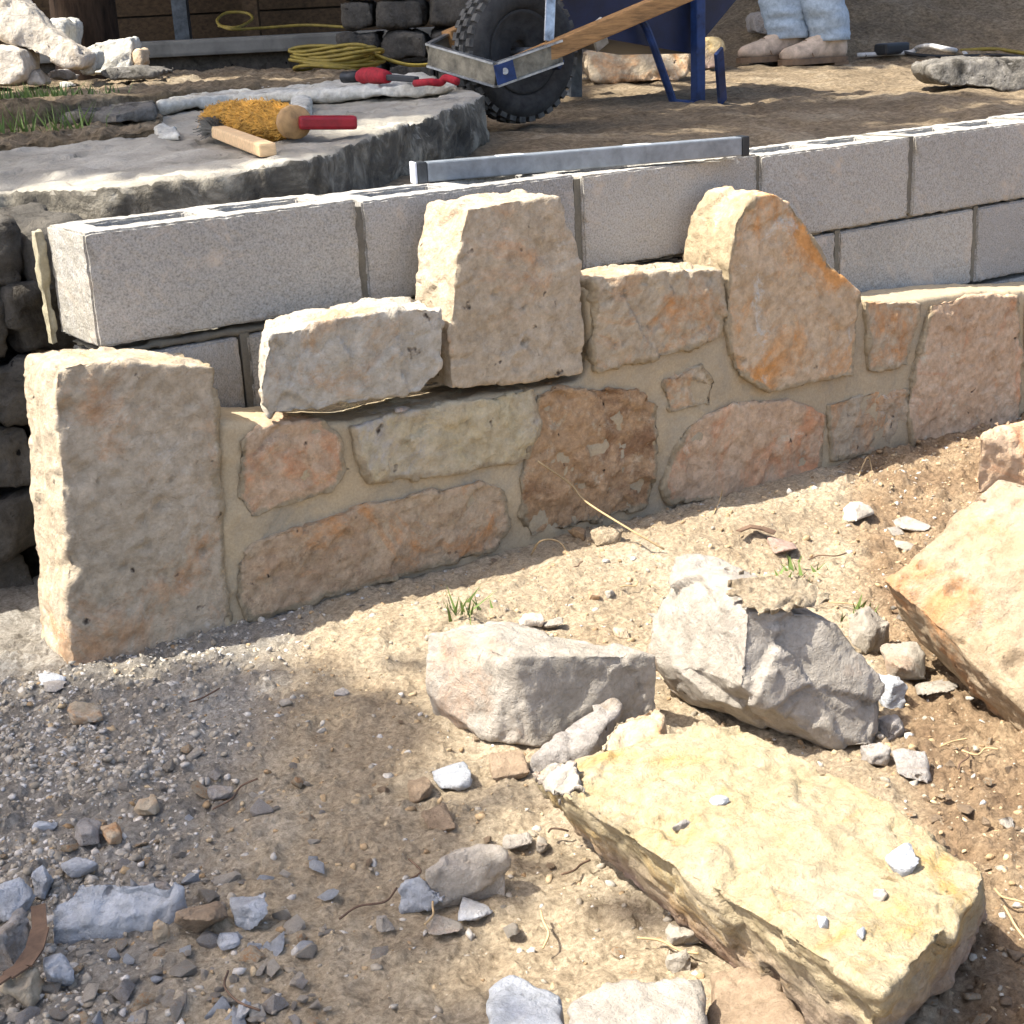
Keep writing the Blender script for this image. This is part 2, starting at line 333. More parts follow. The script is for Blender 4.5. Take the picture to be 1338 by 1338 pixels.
class MB:
    def __init__(s): s.V = []; s.F = []
    def add(s, V, F):
        o = len(s.V); s.V += [tuple(v) for v in V]; s.F += [tuple(i+o for i in f) for f in F]; return s
    def box(s, c, sz, ax=None):
        ax = np.eye(3) if ax is None else np.array(ax, float); c = np.array(c, float); h = np.array(sz, float)/2
        V = [c + ax[0]*h[0]*a + ax[1]*h[1]*b + ax[2]*h[2]*d for a in (-1, 1) for b in (-1, 1) for d in (-1, 1)]
        return s.add(V, [(0, 1, 3, 2), (4, 6, 7, 5), (0, 4, 5, 1), (2, 3, 7, 6), (0, 2, 6, 4), (1, 5, 7, 3)])
    def bar(s, a, b, wd, ht, up=(0, 0, 1)):
        a, b = np.array(a, float), np.array(b, float); d = b-a; L = np.linalg.norm(d); d /= L
        sd = np.cross(d, np.array(up, float)); sd /= np.linalg.norm(sd); u2 = np.cross(sd, d)
        return s.box((a+b)/2, (L, wd, ht), (d, sd, u2))
    def tube(s, P, r, n=8, cap=True):
        P = [np.array(p, float) for p in P]; m = len(P); r = [r]*m if np.isscalar(r) else r
        up = np.array([0, 0, 1.]); V = []; prev = None
        for i, p in enumerate(P):
            d = P[min(i+1, m-1)] - P[max(i-1, 0)]; d /= np.linalg.norm(d)+1e-9
            if prev is None:
                a = np.cross(d, up); a = np.cross(d, (1, 0, 0)) if np.linalg.norm(a) < .1 else a
            else: a = prev - d*(prev@d)
            a /= np.linalg.norm(a)+1e-9; prev = a; b = np.cross(d, a)
            V += [p + r[i]*(a*math.cos(t) + b*math.sin(t)) for t in np.arange(n)*2*math.pi/n]
        F = [(i*n+j, i*n+(j+1) % n, (i+1)*n+(j+1) % n, (i+1)*n+j) for i in range(m-1) for j in range(n)]
        if cap: F += [tuple(range(n))[::-1], tuple(range((m-1)*n, m*n))]
        return s.add(V, F)
    def loft(s, rings, cap=True):
        n = len(rings[0]); V = [p for r_ in rings for p in r_]; m = len(rings)
        F = [(i*n+j, i*n+(j+1) % n, (i+1)*n+(j+1) % n, (i+1)*n+j) for i in range(m-1) for j in range(n)]
        if cap: F += [tuple(range(n))[::-1], tuple(range((m-1)*n, m*n))]
        return s.add(V, F)
    def build(s, name, mat, parent=None, smooth=False, bevel=0., org=None):
        o = mk(name, s.V, s.F, mat, parent, smooth, org)
        if bevel:
            bm = bmesh.new(); bm.from_mesh(o.data)
            bmesh.ops.bevel(bm, geom=[e for e in bm.edges if len(e.link_faces) == 2 and e.calc_face_angle(0) > .6], offset=bevel, segments=2, affect='EDGES', profile=.6)
            bm.to_mesh(o.data); bm.free()
        return o
def curve_pts(P, n=8):
    P = [np.array(p, float) for p in P]; Q = [2*P[0]-P[1]] + P + [2*P[-1]-P[-2]]; R = []
    for i in range(1, len(Q)-2):
        for t in np.arange(n)/n:
            a, b, c, d = Q[i-1], Q[i], Q[i+1], Q[i+2]
            R.append(.5*((2*b) + (c-a)*t + (2*a-5*b+4*c-d)*t*t + (3*b-a-3*c+d)*t**3))
    return R + [P[-1]]

# ------------------------------------------------------------------ rocks
def remeshed(V, F, vox):
    me = bpy.data.meshes.new('tmp'); me.from_pydata([tuple(map(float, v)) for v in V], [], F)
    bm = bmesh.new(); bm.from_mesh(me)
    if not F: bmesh.ops.convex_hull(bm, input=bm.verts)
    bmesh.ops.triangulate(bm, faces=bm.faces); bmesh.ops.recalc_face_normals(bm, faces=bm.faces)
    bm.to_mesh(me); bm.free()
    ob = bpy.data.objects.new('tmp', me); COL.objects.link(ob)
    md = ob.modifiers.new('r', 'REMESH'); md.mode = 'VOXEL'; md.voxel_size = vox
    dg = bpy.context.evaluated_depsgraph_get(); e = bpy.data.meshes.new_from_object(ob.evaluated_get(dg))
    n = len(e.vertices); X = np.empty(n*3); e.vertices.foreach_get('co', X)
    q = len(e.polygons); L = np.empty(len(e.loops), np.int64); e.loops.foreach_get('vertex_index', L)
    Fq = L.reshape(-1, 4) if len(L) == 4*q else None
    ed = np.empty(len(e.edges)*2, np.int64); e.edges.foreach_get('vertices', ed)
    COL.objects.unlink(ob); bpy.data.objects.remove(ob); bpy.data.meshes.remove(me)
    return X.reshape(-1, 3), Fq, ed.reshape(-1, 2), e
def vnormals(X, F):
    n = np.cross(X[F[:, 2]]-X[F[:, 0]], X[F[:, 3]]-X[F[:, 1]]); N = np.zeros_like(X)
    for i in range(4): np.add.at(N, F[:, i], n)
    return N/(np.linalg.norm(N, axis=1, keepdims=True)+1e-12)
SEED = [0]
def rock(name, V, mat, parent=None, F=None, vox=.006, sm=3, low=.006, mid=.003, fac=.005, fs=16., ridge=.0025, dimples=(), extra=None):
    SEED[0] += 1; s = SEED[0]*31
    X, Q, E, e = remeshed(V, F or [], vox)
    deg = np.zeros(len(X)); np.add.at(deg, E[:, 0], 1); np.add.at(deg, E[:, 1], 1)
    for _ in range(sm):
        A = np.zeros_like(X); np.add.at(A, E[:, 0], X[E[:, 1]]); np.add.at(A, E[:, 1], X[E[:, 0]])
        X = X*.5 + .5*A/deg[:, None]
    N = vnormals(X, Q)
    wp = X + .012*np.stack([fbm(X, 18, 2, s+i) for i in range(3)], 1)
    d = low*fbm(X, 9, 2, s+5)*1.6 + mid*fbm(X, 38, 4, s+9, .6) + fac*facets(wp, fs, s+40) - fac*.5
    d += fac*.4*facets(wp, fs*2.7, s+60)
    if ridge: d += -ridge*2*np.clip(np.abs(fbm(X, 22, 3, s+70))*-4+.5, 0, 1)
    if extra: d = d + extra(X, N)
    for c, r, dep in dimples:
        q = np.linalg.norm(X-np.array(c), axis=1)/r; d -= dep*np.clip(1-q*q, 0, 1)
    X = X + N*d[:, None]
    A = np.zeros_like(X); np.add.at(A, E[:, 0], X[E[:, 1]]); np.add.at(A, E[:, 1], X[E[:, 0]]); X = X*.88 + .12*A/deg[:, None]
    org = np.array([(X[:, 0].min()+X[:, 0].max())/2, (X[:, 1].min()+X[:, 1].max())/2, X[:, 2].min()])
    e.name = name; e.vertices.foreach_set('co', (X-org).ravel()); e.materials.clear(); e.materials.append(MAT[mat])
    e.polygons.foreach_set('use_smooth', np.ones(len(e.polygons), bool)); e.update()
    return link(name, e, parent, org)
def prism(outline, Y, depth, back=(1., 0., 0.), fwd=0.):
    f = np.array([onY(x, y, Y) for x, y in outline]); b = f.copy(); b[:, 1] += depth; c = b.mean(0)
    b[:, 0] = c[0] + (b[:, 0]-c[0])*back[0] + back[1]; b[:, 2] = c[2] + (b[:, 2]-c[2])*back[0] + back[2]
    n = len(f); F = [tuple(range(n)), tuple(range(2*n-1, n-1, -1))] + [(i, n+i, n+(i+1) % n, (i+1) % n) for i in range(n)]
    return np.vstack([f, b]), F
def small_rock(name, c, sz, mat, yaw=0., tilt=0., seed=0, parent=None, n=12):
    """a chip or lump: hull of a few points, then broken relief in proportion to its size"""
    rg = np.random.default_rng(seed); P = rg.normal(size=(n, 3)); P /= np.linalg.norm(P, axis=1)[:, None]
    P = np.sign(P)*np.abs(P)**.7
    P = P*np.array(sz)/2*(.86+.28*rg.random((n, 1)))
    R = np.array(Matrix.Rotation(yaw, 3, 'Z') @ Matrix.Rotation(tilt, 3, 'X')); P = P@R.T + np.array(c)
    w_ = max(sz); t_ = min(sz)
    return rock(name, P, mat, parent, None, vox=max(.0014, min(w_/18, t_/5)), sm=0, low=.01*t_, mid=.03*t_, fac=.08*t_, fs=1.6/w_, ridge=0)

# ================================================================== SETTING
# ---- lower yard
def axis(a, b, step, lo, hi):
    m = np.arange(a, b+1e-6, step); L = [a]; d = step
    while L[-1] > lo: d *= 1.35; L.append(L[-1]-d)
    R = [b]; d = step
    while R[-1] < hi: d *= 1.35; R.append(R[-1]+d)
    return np.concatenate([L[:0:-1], m, R[1:]])
def grid_obj(name, gx, gy, zf, mat, zone=None, skirt=None):
    X, Y = np.meshgrid(gx, gy); X, Y = X.ravel(), Y.ravel(); Z = zf(X, Y); V = np.stack([X, Y, Z], 1)
    nx, ny = len(gx), len(gy); i = np.arange(nx*ny).reshape(ny, nx)
    F = np.stack([i[:-1, :-1], i[:-1, 1:], i[1:, 1:], i[1:, :-1]], -1).reshape(-1, 4)
    me = bpy.data.meshes.new(name); me.vertices.add(len(V)); me.vertices.foreach_set('co', V.ravel())
    me.loops.add(F.size); me.loops.foreach_set('vertex_index', F.ravel().astype(np.int32)); me.polygons.add(len(F))
    me.polygons.foreach_set('loop_start', np.arange(0, F.size, 4, dtype=np.int32)); me.polygons.foreach_set('loop_total', np.full(len(F), 4, np.int32))
    me.update(calc_edges=True); me.polygons.foreach_set('use_smooth', np.ones(len(F), bool)); me.materials.append(MAT[mat])
    if zone is not None:
        at = me.color_attributes.new('zone', 'FLOAT_COLOR', 'POINT'); c = np.ones((len(V), 4)); c[:, :3] = zone(X, Y)
        at.data.foreach_set('color', c.ravel())
    return link(name, me, None, (0, 0, 0))
def smooth01(t): t = np.clip(t, 0, 1); return t*t*(3-2*t)
def zones(X, Y):
    # limestone gravel spill left, darker dug soil right, tan backfill between
    g = smooth01((-(X-.08)*.81 + (Y+.38)*.58 + .09)/.30); b = smooth01((X*.75 - Y*.75 - .98)/.20)
    return np.stack([g*(1-b), b, 0*X], 1)
def yard(X, Y):
    P = np.stack([X, Y, X*0], 1); z = ground_z(X, Y)
    near = smooth01((3.2-np.abs(X-.6))/.8)*smooth01((2.5+Y)/.5)
    zn = zones(X, Y)
    rough = .006*fbm(P, 9, 3, 3) + .007*fbm(P, 34, 4, 5, .6)*(1+.7*zn[:, 1])
    cl = np.clip(facets(P, 38, 8)+.1, 0, 1)*.012 + np.clip(facets(P, 75, 18), 0, 1)*.006
    return z + near*(rough + cl*(.5+.5*zn[:, 1]+.3*zn[:, 0]) - .003)
ground = grid_obj('ground', axis(-.75, 2.3, .0055, -60, 60), axis(-1.45, .02, .0055, -60, .2), yard, 'soil', zones)
tag(ground, 'tan dug soil of the yard below the wall', 'ground', kind='structure')
# ---- upper terrace
def terr(X, Y):
    P = np.stack([X, Y, X*0], 1); k = smooth01((8-Y)/3)
    z = terrace_z(X, Y) + k*(.012*fbm(P, 3, 3, 2) + .016*fbm(P, 11, 4, 4, .6) + .008*np.clip(facets(P, 16, 8), 0, 1))
    z = np.where((X < .03) & (Y < .62), -.75, z)
    return np.where(Y < .17, np.minimum(z, -.09), z)
terrace = grid_obj('terrace', axis(.3, 5.2, .022, -60, 60), axis(.15, 4.6, .022, .149, 90), terr, 'terrace_soil')
tag(terrace, 'packed dirt terrace behind the block wall', 'terrace', kind='structure')

# ================================================================== CONCRETE BLOCK WALL
bw = thing('concrete_block_wall', 'grey concrete block wall with hollow blocks behind the stone facing', 'block wall', (1.2, .07, -.66))
BH, BD, BL = .1515, .143, .394
def block_mesh(seed):
    x0, x1 = -BL/2, BL/2; sh = .041
    bm = bmesh.new()
    xs = [x0, x0+sh, -.019, .019, x1-sh, x1]; ys = [0, sh, BD-sh, BD]
    def q(i, j, z): return bm.verts.new((xs[i], ys[j], z))
    for z in (0, BH):
        g = [[q(i, j, z) for j in range(4)] for i in range(6)]
        for i in range(5):
            for j in range(3):
                if (i in (1, 3)) and j == 1: continue
                f = [g[i][j], g[i+1][j], g[i+1][j+1], g[i][j+1]]; bm.faces.new(f if z else f[::-1])
        if z == 0: g0 = g
    def wall(path):
        for (a, b) in zip(path, path[1:]+path[:1]): bm.faces.new((g0[a[0]][a[1]], g0[b[0]][b[1]], g[b[0]][b[1]], g[a[0]][a[1]]))
    wall([(i, 0) for i in range(6)]+[(5, 1), (5, 2)]+[(i, 3) for i in range(5, -1, -1)]+[(0, 2), (0, 1)])
    for i in (1, 3): wall([(i, 1), (i, 2), (i+1, 2), (i+1, 1)])
    bmesh.ops.recalc_face_normals(bm, faces=bm.faces)
    bmesh.ops.bevel(bm, geom=[e for e in bm.edges if len(e.link_faces) == 2 and e.calc_face_angle(0) > .5], offset=.003, segments=2, affect='EDGES')
    for _ in range(2):
        bmesh.ops.subdivide_edges(bm, edges=[e for e in bm.edges if e.calc_length() > .03], cuts=3, use_grid_fill=True)
    bmesh.ops.triangulate(bm, faces=bm.faces)
    P = np.array([v.co for v in bm.verts]); N = np.random.default_rng(seed).normal(size=P.shape)
    edge = ((np.abs(np.abs(P[:, 0])-BL/2) < .006).astype(int)+((P[:, 1] < .006) | (P[:, 1] > BD-.006))+((P[:, 2] < .006) | (P[:, 2] > BH-.006))) >= 2
    D = N*.0004; D[edge] += -np.sign(P[edge]-[0, BD/2, BH/2])*np.abs(fbm(P[edge], 45, 3, seed))[:, None]*.0022
    for v, d in zip(bm.verts, D): v.co += Vector(d)
    me = bpy.data.meshes.new('concrete_block'); bm.to_mesh(me); bm.free(); me.materials.append(MAT['concrete_block']); return me
BM = [block_mesh(i) for i in (1, 2, 3)]
def place_block(x, z, i, y=0., rz=0., sx=1.):
    o = link('concrete_block', BM[i % 3], bw, (x, y, z)); o.rotation_euler = (0, 0, rz); o.scale = (sx, 1, 1); return o
tops = [-.006, .411, .816, 1.216, 1.625, 2.030, 2.436, 2.84]
for i, (a, b) in enumerate(zip(tops, tops[1:])):
    place_block((a+b)/2, -BH+[.006, .002, -.001, -.006, -.006, -.003, .0][i], i, [.0, .003, -.001, .002, 0, .004, 0][i], [0, .004, -.003, .002, 0, 0, 0][i], (b-a-.0105)/BL)
for row in range(1, 4):
    z = -BH-.1615*row-.002
    off = .2 if row % 2 else 0.
    if row % 2: place_block(.108, z, 1, .004, 0, .48)
    for k in range(7):
        if row < 3 or k < 2: place_block(.01+off+.4055*k+.203, z, k+row, .004)
mb = MB()
for x in tops[1:-1]: mb.box((x, .068, -.078), (.0145, .124, .144))
for k in range(7): mb.box((.213+.4055*k, .070, -.235), (.014, .124, .150))
mb.build('head_joint', 'block_mortar', bw)
bj = MB().box((1.43, .074, -.1572), (2.84, .132, .012))
o = rock('bed_joint', np.array(bj.V), 'block_mortar', bw, bj.F, vox=.005, sm=1, low=.0015, mid=.002, fac=.004, fs=26, ridge=0)
ej = MB().box((-.012, .147, -.080), (.02, .024, .165))
rock('end_mortar', np.array(ej.V), 'light_mortar', bw, ej.F, vox=.005, sm=2, low=.004, mid=.002, fac=.003, fs=30, ridge=0)

# ================================================================== STONE FACING WALL
sw = thing('stone_wall', 'tan limestone wall of mortared rubble stones facing the grey blocks', 'stone wall', (.9, -.07, -.6))
YF = -.138
def dimp(px, py, r, d, Y=YF): return (onY(px, py, Y), r, d)
def wstone(outline, mat, label=None, Y=YF, depth=.11, back=(1., 0., 0.), parent=sw, name='stone', **kw):
    kw = dict(dict(low=.002, vox=.0046, mid=.0026, fac=.0045, fs=22), **kw); kw['sm'] = min(kw.get('sm', 2), 2)
    if parent is sw and outline[0][0] > 80:                 # stones run a little way under the wiped mortar edge
        cx_, cy_ = np.mean(outline, 0); outline = [(cx_+(x-cx_)*1.06, cy_+(y-cy_)*1.06 if y > cy_ else y-1) for x, y in outline]
    V, F = prism(outline, Y, depth, back); o = rock(name, V, mat, parent, F, **kw)
    if parent is sw:
        n = len(outline); A = V[:n][:, [0, 2]]; B = np.roll(A, -1, 0); E_ = B-A; ctr_ = A.mean(0)
        nr = np.stack([E_[:, 1], -E_[:, 0]], 1); nr *= np.sign(((A+B)/2-ctr_)[:, :1]*nr[:, :1]+((A+B)/2-ctr_)[:, 1:]*nr[:, 1:]); nr /= np.linalg.norm(nr, axis=1)[:, None]
        ok = (nr[:, 1] < .75) & ~((nr[:, 0] < -.6) & (outline[0][0] < 80))
        X = np.empty(len(o.data.vertices)*3); o.data.vertices.foreach_get('co', X); X = (X.reshape(-1, 3)+WL[o])[:, [0, 2]]; dm = np.full(len(X), 9.)
        for a_, e_ in zip(A[ok], E_[ok]):
            t_ = np.clip(((X-a_)@e_)/(e_@e_), 0, 1); dm = np.minimum(dm, np.linalg.norm(X-a_-t_[:, None]*e_, axis=1))
        at = o.data.attributes.new('smear', 'FLOAT', 'POINT'); at.data.foreach_set('value', np.clip(1-dm/.030, 0, 1)*.75)
    if label: o['label'] = label
    return o
wstone([(74, 480), (112, 470), (200, 474), (286, 476), (290, 545), (292, 640), (300, 740), (314, 850), (200, 905), (98, 930), (88, 800), (85, 700), (78, 600), (70, 520)],
       'limestone_corner', 'tall pitted corner stone at the end of the wall', depth=.125, vox=.005, low=.002, mid=.0028, fac=.004, fs=20, sm=1,
       dimples=[dimp(212, 658, .014, .008), dimp(188, 683, .008, .006), dimp(193, 714, .011, .005), dimp(267, 722, .010, .010), dimp(225, 628, .006, .006), dimp(257, 565, .007, .006),
                dimp(250, 760, .014, .006), dimp(148, 508, .015, .006), dimp(120, 668, .011, .005), dimp(163, 742, .006, .006), dimp(207, 590, .005, .004), dimp(130, 630, .004, .005),
                dimp(105, 620, .02, .01), dimp(86, 740, .02, .012), dimp(90, 540, .018, .01)])
wstone([(318, 575), (345, 556), (425, 548), (448, 575), (455, 615), (432, 645), (332, 676), (314, 650)], 'limestone_pink', sm=7)
wstone([(466, 560), (520, 540), (640, 518), (698, 506), (703, 560), (690, 603), (600, 622), (490, 630), (474, 600)], 'limestone_yellow', sm=6, Y=-.141)
wstone([(320, 735), (345, 706), (480, 660), (620, 628), (654, 640), (660, 690), (640, 722), (480, 768), (335, 812), (318, 780)], 'limestone_long', sm=2, fac=.006, fs=26, mid=.004)
wstone([(706, 518), (740, 506), (830, 508), (858, 530), (856, 600), (848, 660), (770, 682), (700, 700), (684, 670), (683, 630), (695, 570)], 'limestone_brown', 'brown rough rubble stone in the wall', sm=2, fac=.007, fs=28, mid=.004)
wstone([(781, 366), (835, 354), (945, 349), (949, 420), (941, 446), (860, 470), (786, 489), (779, 470)], 'limestone_tan', sm=4, Y=-.142, depth=.10, fac=.006)
wstone([(868, 500), (920, 474), (936, 500), (929, 531), (878, 541)], 'limestone_tan', sm=3, fac=.008, fs=28)
wstone([(905, 555), (960, 528), (1030, 523), (1077, 545), (1072, 612), (1050, 642), (880, 657), (870, 635), (885, 590)], 'limestone_pink', sm=5)
wstone([(1085, 530), (1150, 511), (1186, 510), (1190, 560), (1150, 592), (1090, 602)], 'limestone_tan', sm=7, Y=-.135)
wstone([(957, 345), (966, 292), (985, 260), (1012, 251), (1038, 268), (1063, 308), (1088, 350), (1121, 384), (1119, 440), (1111, 486), (1050, 497), (1010, 509), (965, 482), (955, 430)],
       'limestone_orange', 'pointed orange-tan stone rising above the wall top', sm=6, Y=-.144, depth=.118, back=(.96, 0, .012), fs=12, fac=.006, mid=.003)
wstone([(1133, 393), (1207, 396), (1198, 440), (1186, 476), (1138, 487)], 'limestone_tan', sm=4)
wstone([(1222, 398), (1270, 386), (1330, 386), (1336, 470), (1332, 552), (1200, 592), (1190, 540), (1200, 480)], 'limestone_pink', sm=5, Y=-.141)
wstone([(1347, 392), (1420, 378), (1490, 372), (1490, 440), (1400, 520), (1345, 548)], 'limestone_orange', sm=5)
wstone([(1500, 372), (1600, 360), (1600, 440), (1500, 490)], 'limestone_tan', sm=5)
mo = [(286, 552), (330, 552), (470, 549), (560, 530), (640, 516), (764, 497), (772, 474), (768, 378), (835, 366), (950, 358), (1010, 380), (1122, 392), (1180, 392), (1215, 388), (1270, 380), (1340, 380), (1490, 368), (1640, 352),
      (1640, 540), (1338, 600), (1150, 640), (870, 710), (600, 780), (330, 870), (150, 915), (170, 860), (288, 820)]
V, F = prism(mo, -.1315, .1285)
def joint_wave(X, N): return (.0045*fbm(X, 13, 3, 77)-.001)*(N[:, 1] < -.5)
rock('mortar', V, 'mortar', sw, F, vox=.006, sm=2, low=.002, mid=.0012, fac=.002, fs=20, ridge=0, extra=joint_wave)
# loose stones standing on the wall
wstone([(352, 436), (400, 424), (480, 408), (560, 400), (580, 405), (585, 440), (583, 486), (550, 516), (450, 534), (352, 549), (338, 520), (345, 460)], 'limestone_pale', Y=-.15, depth=.10, back=(.94, .035, .004), parent=None, name='loose_stone', vox=.0046, sm=1, fac=.006, fs=16, mid=.0035)
tag(bpy.data.objects['loose_stone'], 'long low tan stone laid loose on the wall beside the tall slab', 'stone')
wstone([(612, 270), (670, 261), (735, 254), (741, 287), (757, 312), (764, 400), (764, 490), (700, 500), (650, 506), (590, 512), (586, 450), (592, 400), (597, 330)], 'limestone_corner', Y=-.14, depth=.112, parent=None, name='upright_stone', vox=.0046, fac=.004, fs=18, sm=1, low=.002,
       dimples=[dimp(648, 385, .008, .008, -.14), dimp(685, 403, .005, .007, -.14), dimp(687, 448, .007, .012, -.14), dimp(665, 338, .007, .004, -.14), dimp(718, 420, .007, .004, -.14)])
tag(bpy.data.objects['upright_stone'], 'tall upright limestone block standing loose on the wall top', 'stone')
p = onY(527, 533, -.14)
tag(small_rock('stone_chip', p, (.035, .02, .012), 'limestone_white', .2, .1, 5), 'small white shim chip under the long loose stone', 'stone chip')

# ================================================================== LOOSE STONES IN THE YARD
def hull_rock(name, label, verts, mat, drop=(), cat='boulder', group=None, sink=.012, pits=(), **kw):
    P = [G(*v) for v in verts]
    for i in drop: q = P[i].copy(); q[2] = ground_z(q[0], q[1])-sink; P.append(q)
    if pits:
        bm = bmesh.new()
        for p_ in P: bm.verts.new(tuple(p_))
        bmesh.ops.convex_hull(bm, input=bm.verts); bv_ = BVHTree.FromBMesh(bm); bm.free(); dl = []
        for px, py, r_, d_ in pits:
            h_ = bv_.ray_cast(Vector(CAM), Vector(ray(px, py)))[0]
            if h_ is not None: dl.append((np.array(h_), r_, d_))
        kw['dimples'] = dl
    return tag(rock(name, np.array(P), mat, None, None, **kw), label, cat, group)
hull_rock('boulder', 'pale angular wedge stone with a flat top beside the grey boulder',
          [(560, 824, .10), (640, 806, .103), (862, 854, .092), (672, 856, .115), (556, 903, .035), (636, 972, .0), (700, 981, .0), (750, 965, .003), (815, 925, .03)], 'limestone_white', drop=(1, 2, 0), vox=.004, sm=1, low=.001, fac=.005, fs=11, mid=.0018, ridge=.001)
hull_rock('boulder', 'big grey broken boulder with dirt on top, wedged between slab and wedge stone',
          [(884, 730, .162), (930, 727, .165), (976, 797, .166), (1060, 795, .158), (1102, 810, .142), (1156, 888, .07), (1140, 984, .0), (1088, 988, -.005), (1020, 953, .0), (966, 900, .085), (900, 922, .005), (845, 862, .05), (849, 800, .10)],
          'limestone_white', drop=(0, 1, 4, 5), vox=.004, sm=1, low=.002, fac=.010, fs=8, mid=.0018, ridge=.001)
hull_rock('dirt_clod', 'crumbly lump of tan dirt heaped on the grey boulder',
          [(935, 770, .175), (960, 745, .185), (1010, 745, .185), (1060, 752, .18), (1092, 775, .165), (1085, 800, .15), (985, 808, .165)], 'soil', cat='dirt clod', drop=(), vox=.0045, sm=3, mid=.006, fac=.004, fs=34, low=.004)
hull_rock('leaning_slab', 'large orange-stained pitted slab leaning on the dirt',
          [(1150, 757, .145), (1305, 624, .235), (1345, 632, .24), (1440, 700, .21), (1440, 985, .03), (1340, 922, .045), (1255, 862, .07), (1200, 798, .105),
           (1182, 818, .055), (1237, 888, .015), (1302, 942, -.005), (1345, 955, -.005), (1440, 1030, -.005), (1420, 700, .05), (1310, 660, .06)], 'limestone_slab', drop=(), vox=.0045, sm=1, low=.005, fac=.005, fs=10, cat='slab',
          pits=[(1246, 768, .012, .014), (1203, 733, .007, .009), (1245, 735, .008, .010), (1330, 866, .018, .012), (1328, 650, .008, .009), (1272, 776, .006, .007), (1300, 720, .010, .004), (1255, 840, .006, .006), (1290, 810, .02, .005), (1225, 760, .02, .004)])
hull_rock('boulder', 'rounded tan stone sitting behind the leaning orange slab',
          [(1276, 568, .10), (1300, 547, .105), (1400, 535, .11), (1410, 640, .0), (1276, 630, .0), (1285, 560, .10)], 'limestone_pink', drop=(0, 2), vox=.006, sm=6)
hull_rock('yellow_slab', 'large cream-yellow stone slab lying flat on the dirt',
          [(738, 1042, .105), (795, 985, .115), (880, 948, .122), (968, 942, .125), (1100, 1012, .12), (1222, 1096, .115), (1296, 1128, .112), (1285, 1165, .112), (1156, 1303, .115),
           (692, 1012, .07), (748, 1092, .03), (872, 1196, .0), (1000, 1296, .0), (1125, 1400, .0), (1245, 1290, .015), (1298, 1195, .02)], 'limestone_cream', drop=(2, 3, 5), vox=.004, sm=1, low=.002, mid=.0045, fac=.006, fs=16, cat='slab')
hull_rock('stone_flake', 'pale angular flake resting on the corner of the yellow slab',
          [(692, 1012, .095), (722, 985, .115), (765, 998, .118), (775, 1030, .11), (735, 1052, .1), (700, 1030, .085)], 'limestone_white', vox=.004, sm=2, fac=.005, fs=25, cat='stone flake')
hull_rock('boulder', 'pale blue-white block with square edges beside the tan-streaked white block',
          [(632, 1280, .055), (668, 1265, .058), (742, 1296, .058), (748, 1420, .06), (622, 1420, .06)], 'blue_grey', drop=(0, 1, 2, 3, 4), vox=.005, sm=3, cat='stone block')
hull_rock('boulder', 'pale white block with a tan streak beside the blue-white block',
          [(744, 1310, .06), (792, 1282, .062), (880, 1274, .062), (924, 1272, .06), (928, 1420, .06), (746, 1420, .06)], 'limestone_white', drop=(0, 2, 3, 4, 5), vox=.005, sm=3, cat='stone block')
hull_rock('boulder', 'brown dirty rock tucked under the yellow slab by the white block',
          [(925, 1262, .04), (985, 1250, .045), (1025, 1290, .05), (1060, 1350, .05), (1040, 1420, .03), (930, 1420, .03)], 'rubble_brown', drop=(0, 1, 2, 4), vox=.005, sm=4)
hull_rock('split_stone', 'split grey and brown stone lying on the sunny dirt',
          [(547, 1142, .035), (600, 1104, .048), (642, 1100, .05), (668, 1113, .045), (664, 1132, .025), (640, 1160, .006), (592, 1168, .012)], 'limestone_grey', drop=(0, 1, 3), vox=.004, sm=2, cat='stone', fs=18)
hull_rock('split_stone', 'smaller bluish flake broken off under the split grey stone',
          [(514, 1156, .025), (545, 1136, .035), (590, 1168, .018), (585, 1180, .008), (560, 1193, .0), (530, 1180, .004)], 'blue_grey', drop=(0, 1), vox=.004, sm=2, cat='stone')
hull_rock('flat_stone', 'broad flat blue-grey stone among the gravel',
          [(62, 1216, .012), (66, 1178, .03), (108, 1148, .04), (190, 1141, .042), (244, 1154, .034), (232, 1176, .026), (180, 1203, .014), (120, 1214, .012)], 'blue_grey', drop=(0, 2, 4, 6), vox=.004, sm=2, low=.002, cat='flat stone')
hull_rock('flat_stone', 'tan rubble stone between the wedge stone and the yellow slab',
          [(775, 975, .045), (800, 935, .06), (850, 918, .065), (872, 930, .06), (866, 960, .05), (830, 985, .045)], 'limestone_tan', drop=(0, 1, 3, 5), vox=.004, sm=2, cat='stone', fac=.007, fs=24)
hull_rock('flat_stone', 'grey stone in the shadow under the wedge stone',
          [(690, 985, .02), (735, 955, .03), (800, 905, .045), (815, 925, .04), (770, 975, .03), (720, 1000, .01)], 'rubble_grey', drop=(0, 2, 4), vox=.005, sm=2, cat='stone')

YS = bpy.data.objects['yellow_slab']
def on_obj(o, px, py):
    ok, p_, n_, i_ = o.ray_cast(Vector(CAM-WL[o]), Vector(ray(px, py)))
    return np.array(p_)+WL[o] if ok else G(px, py, .1)
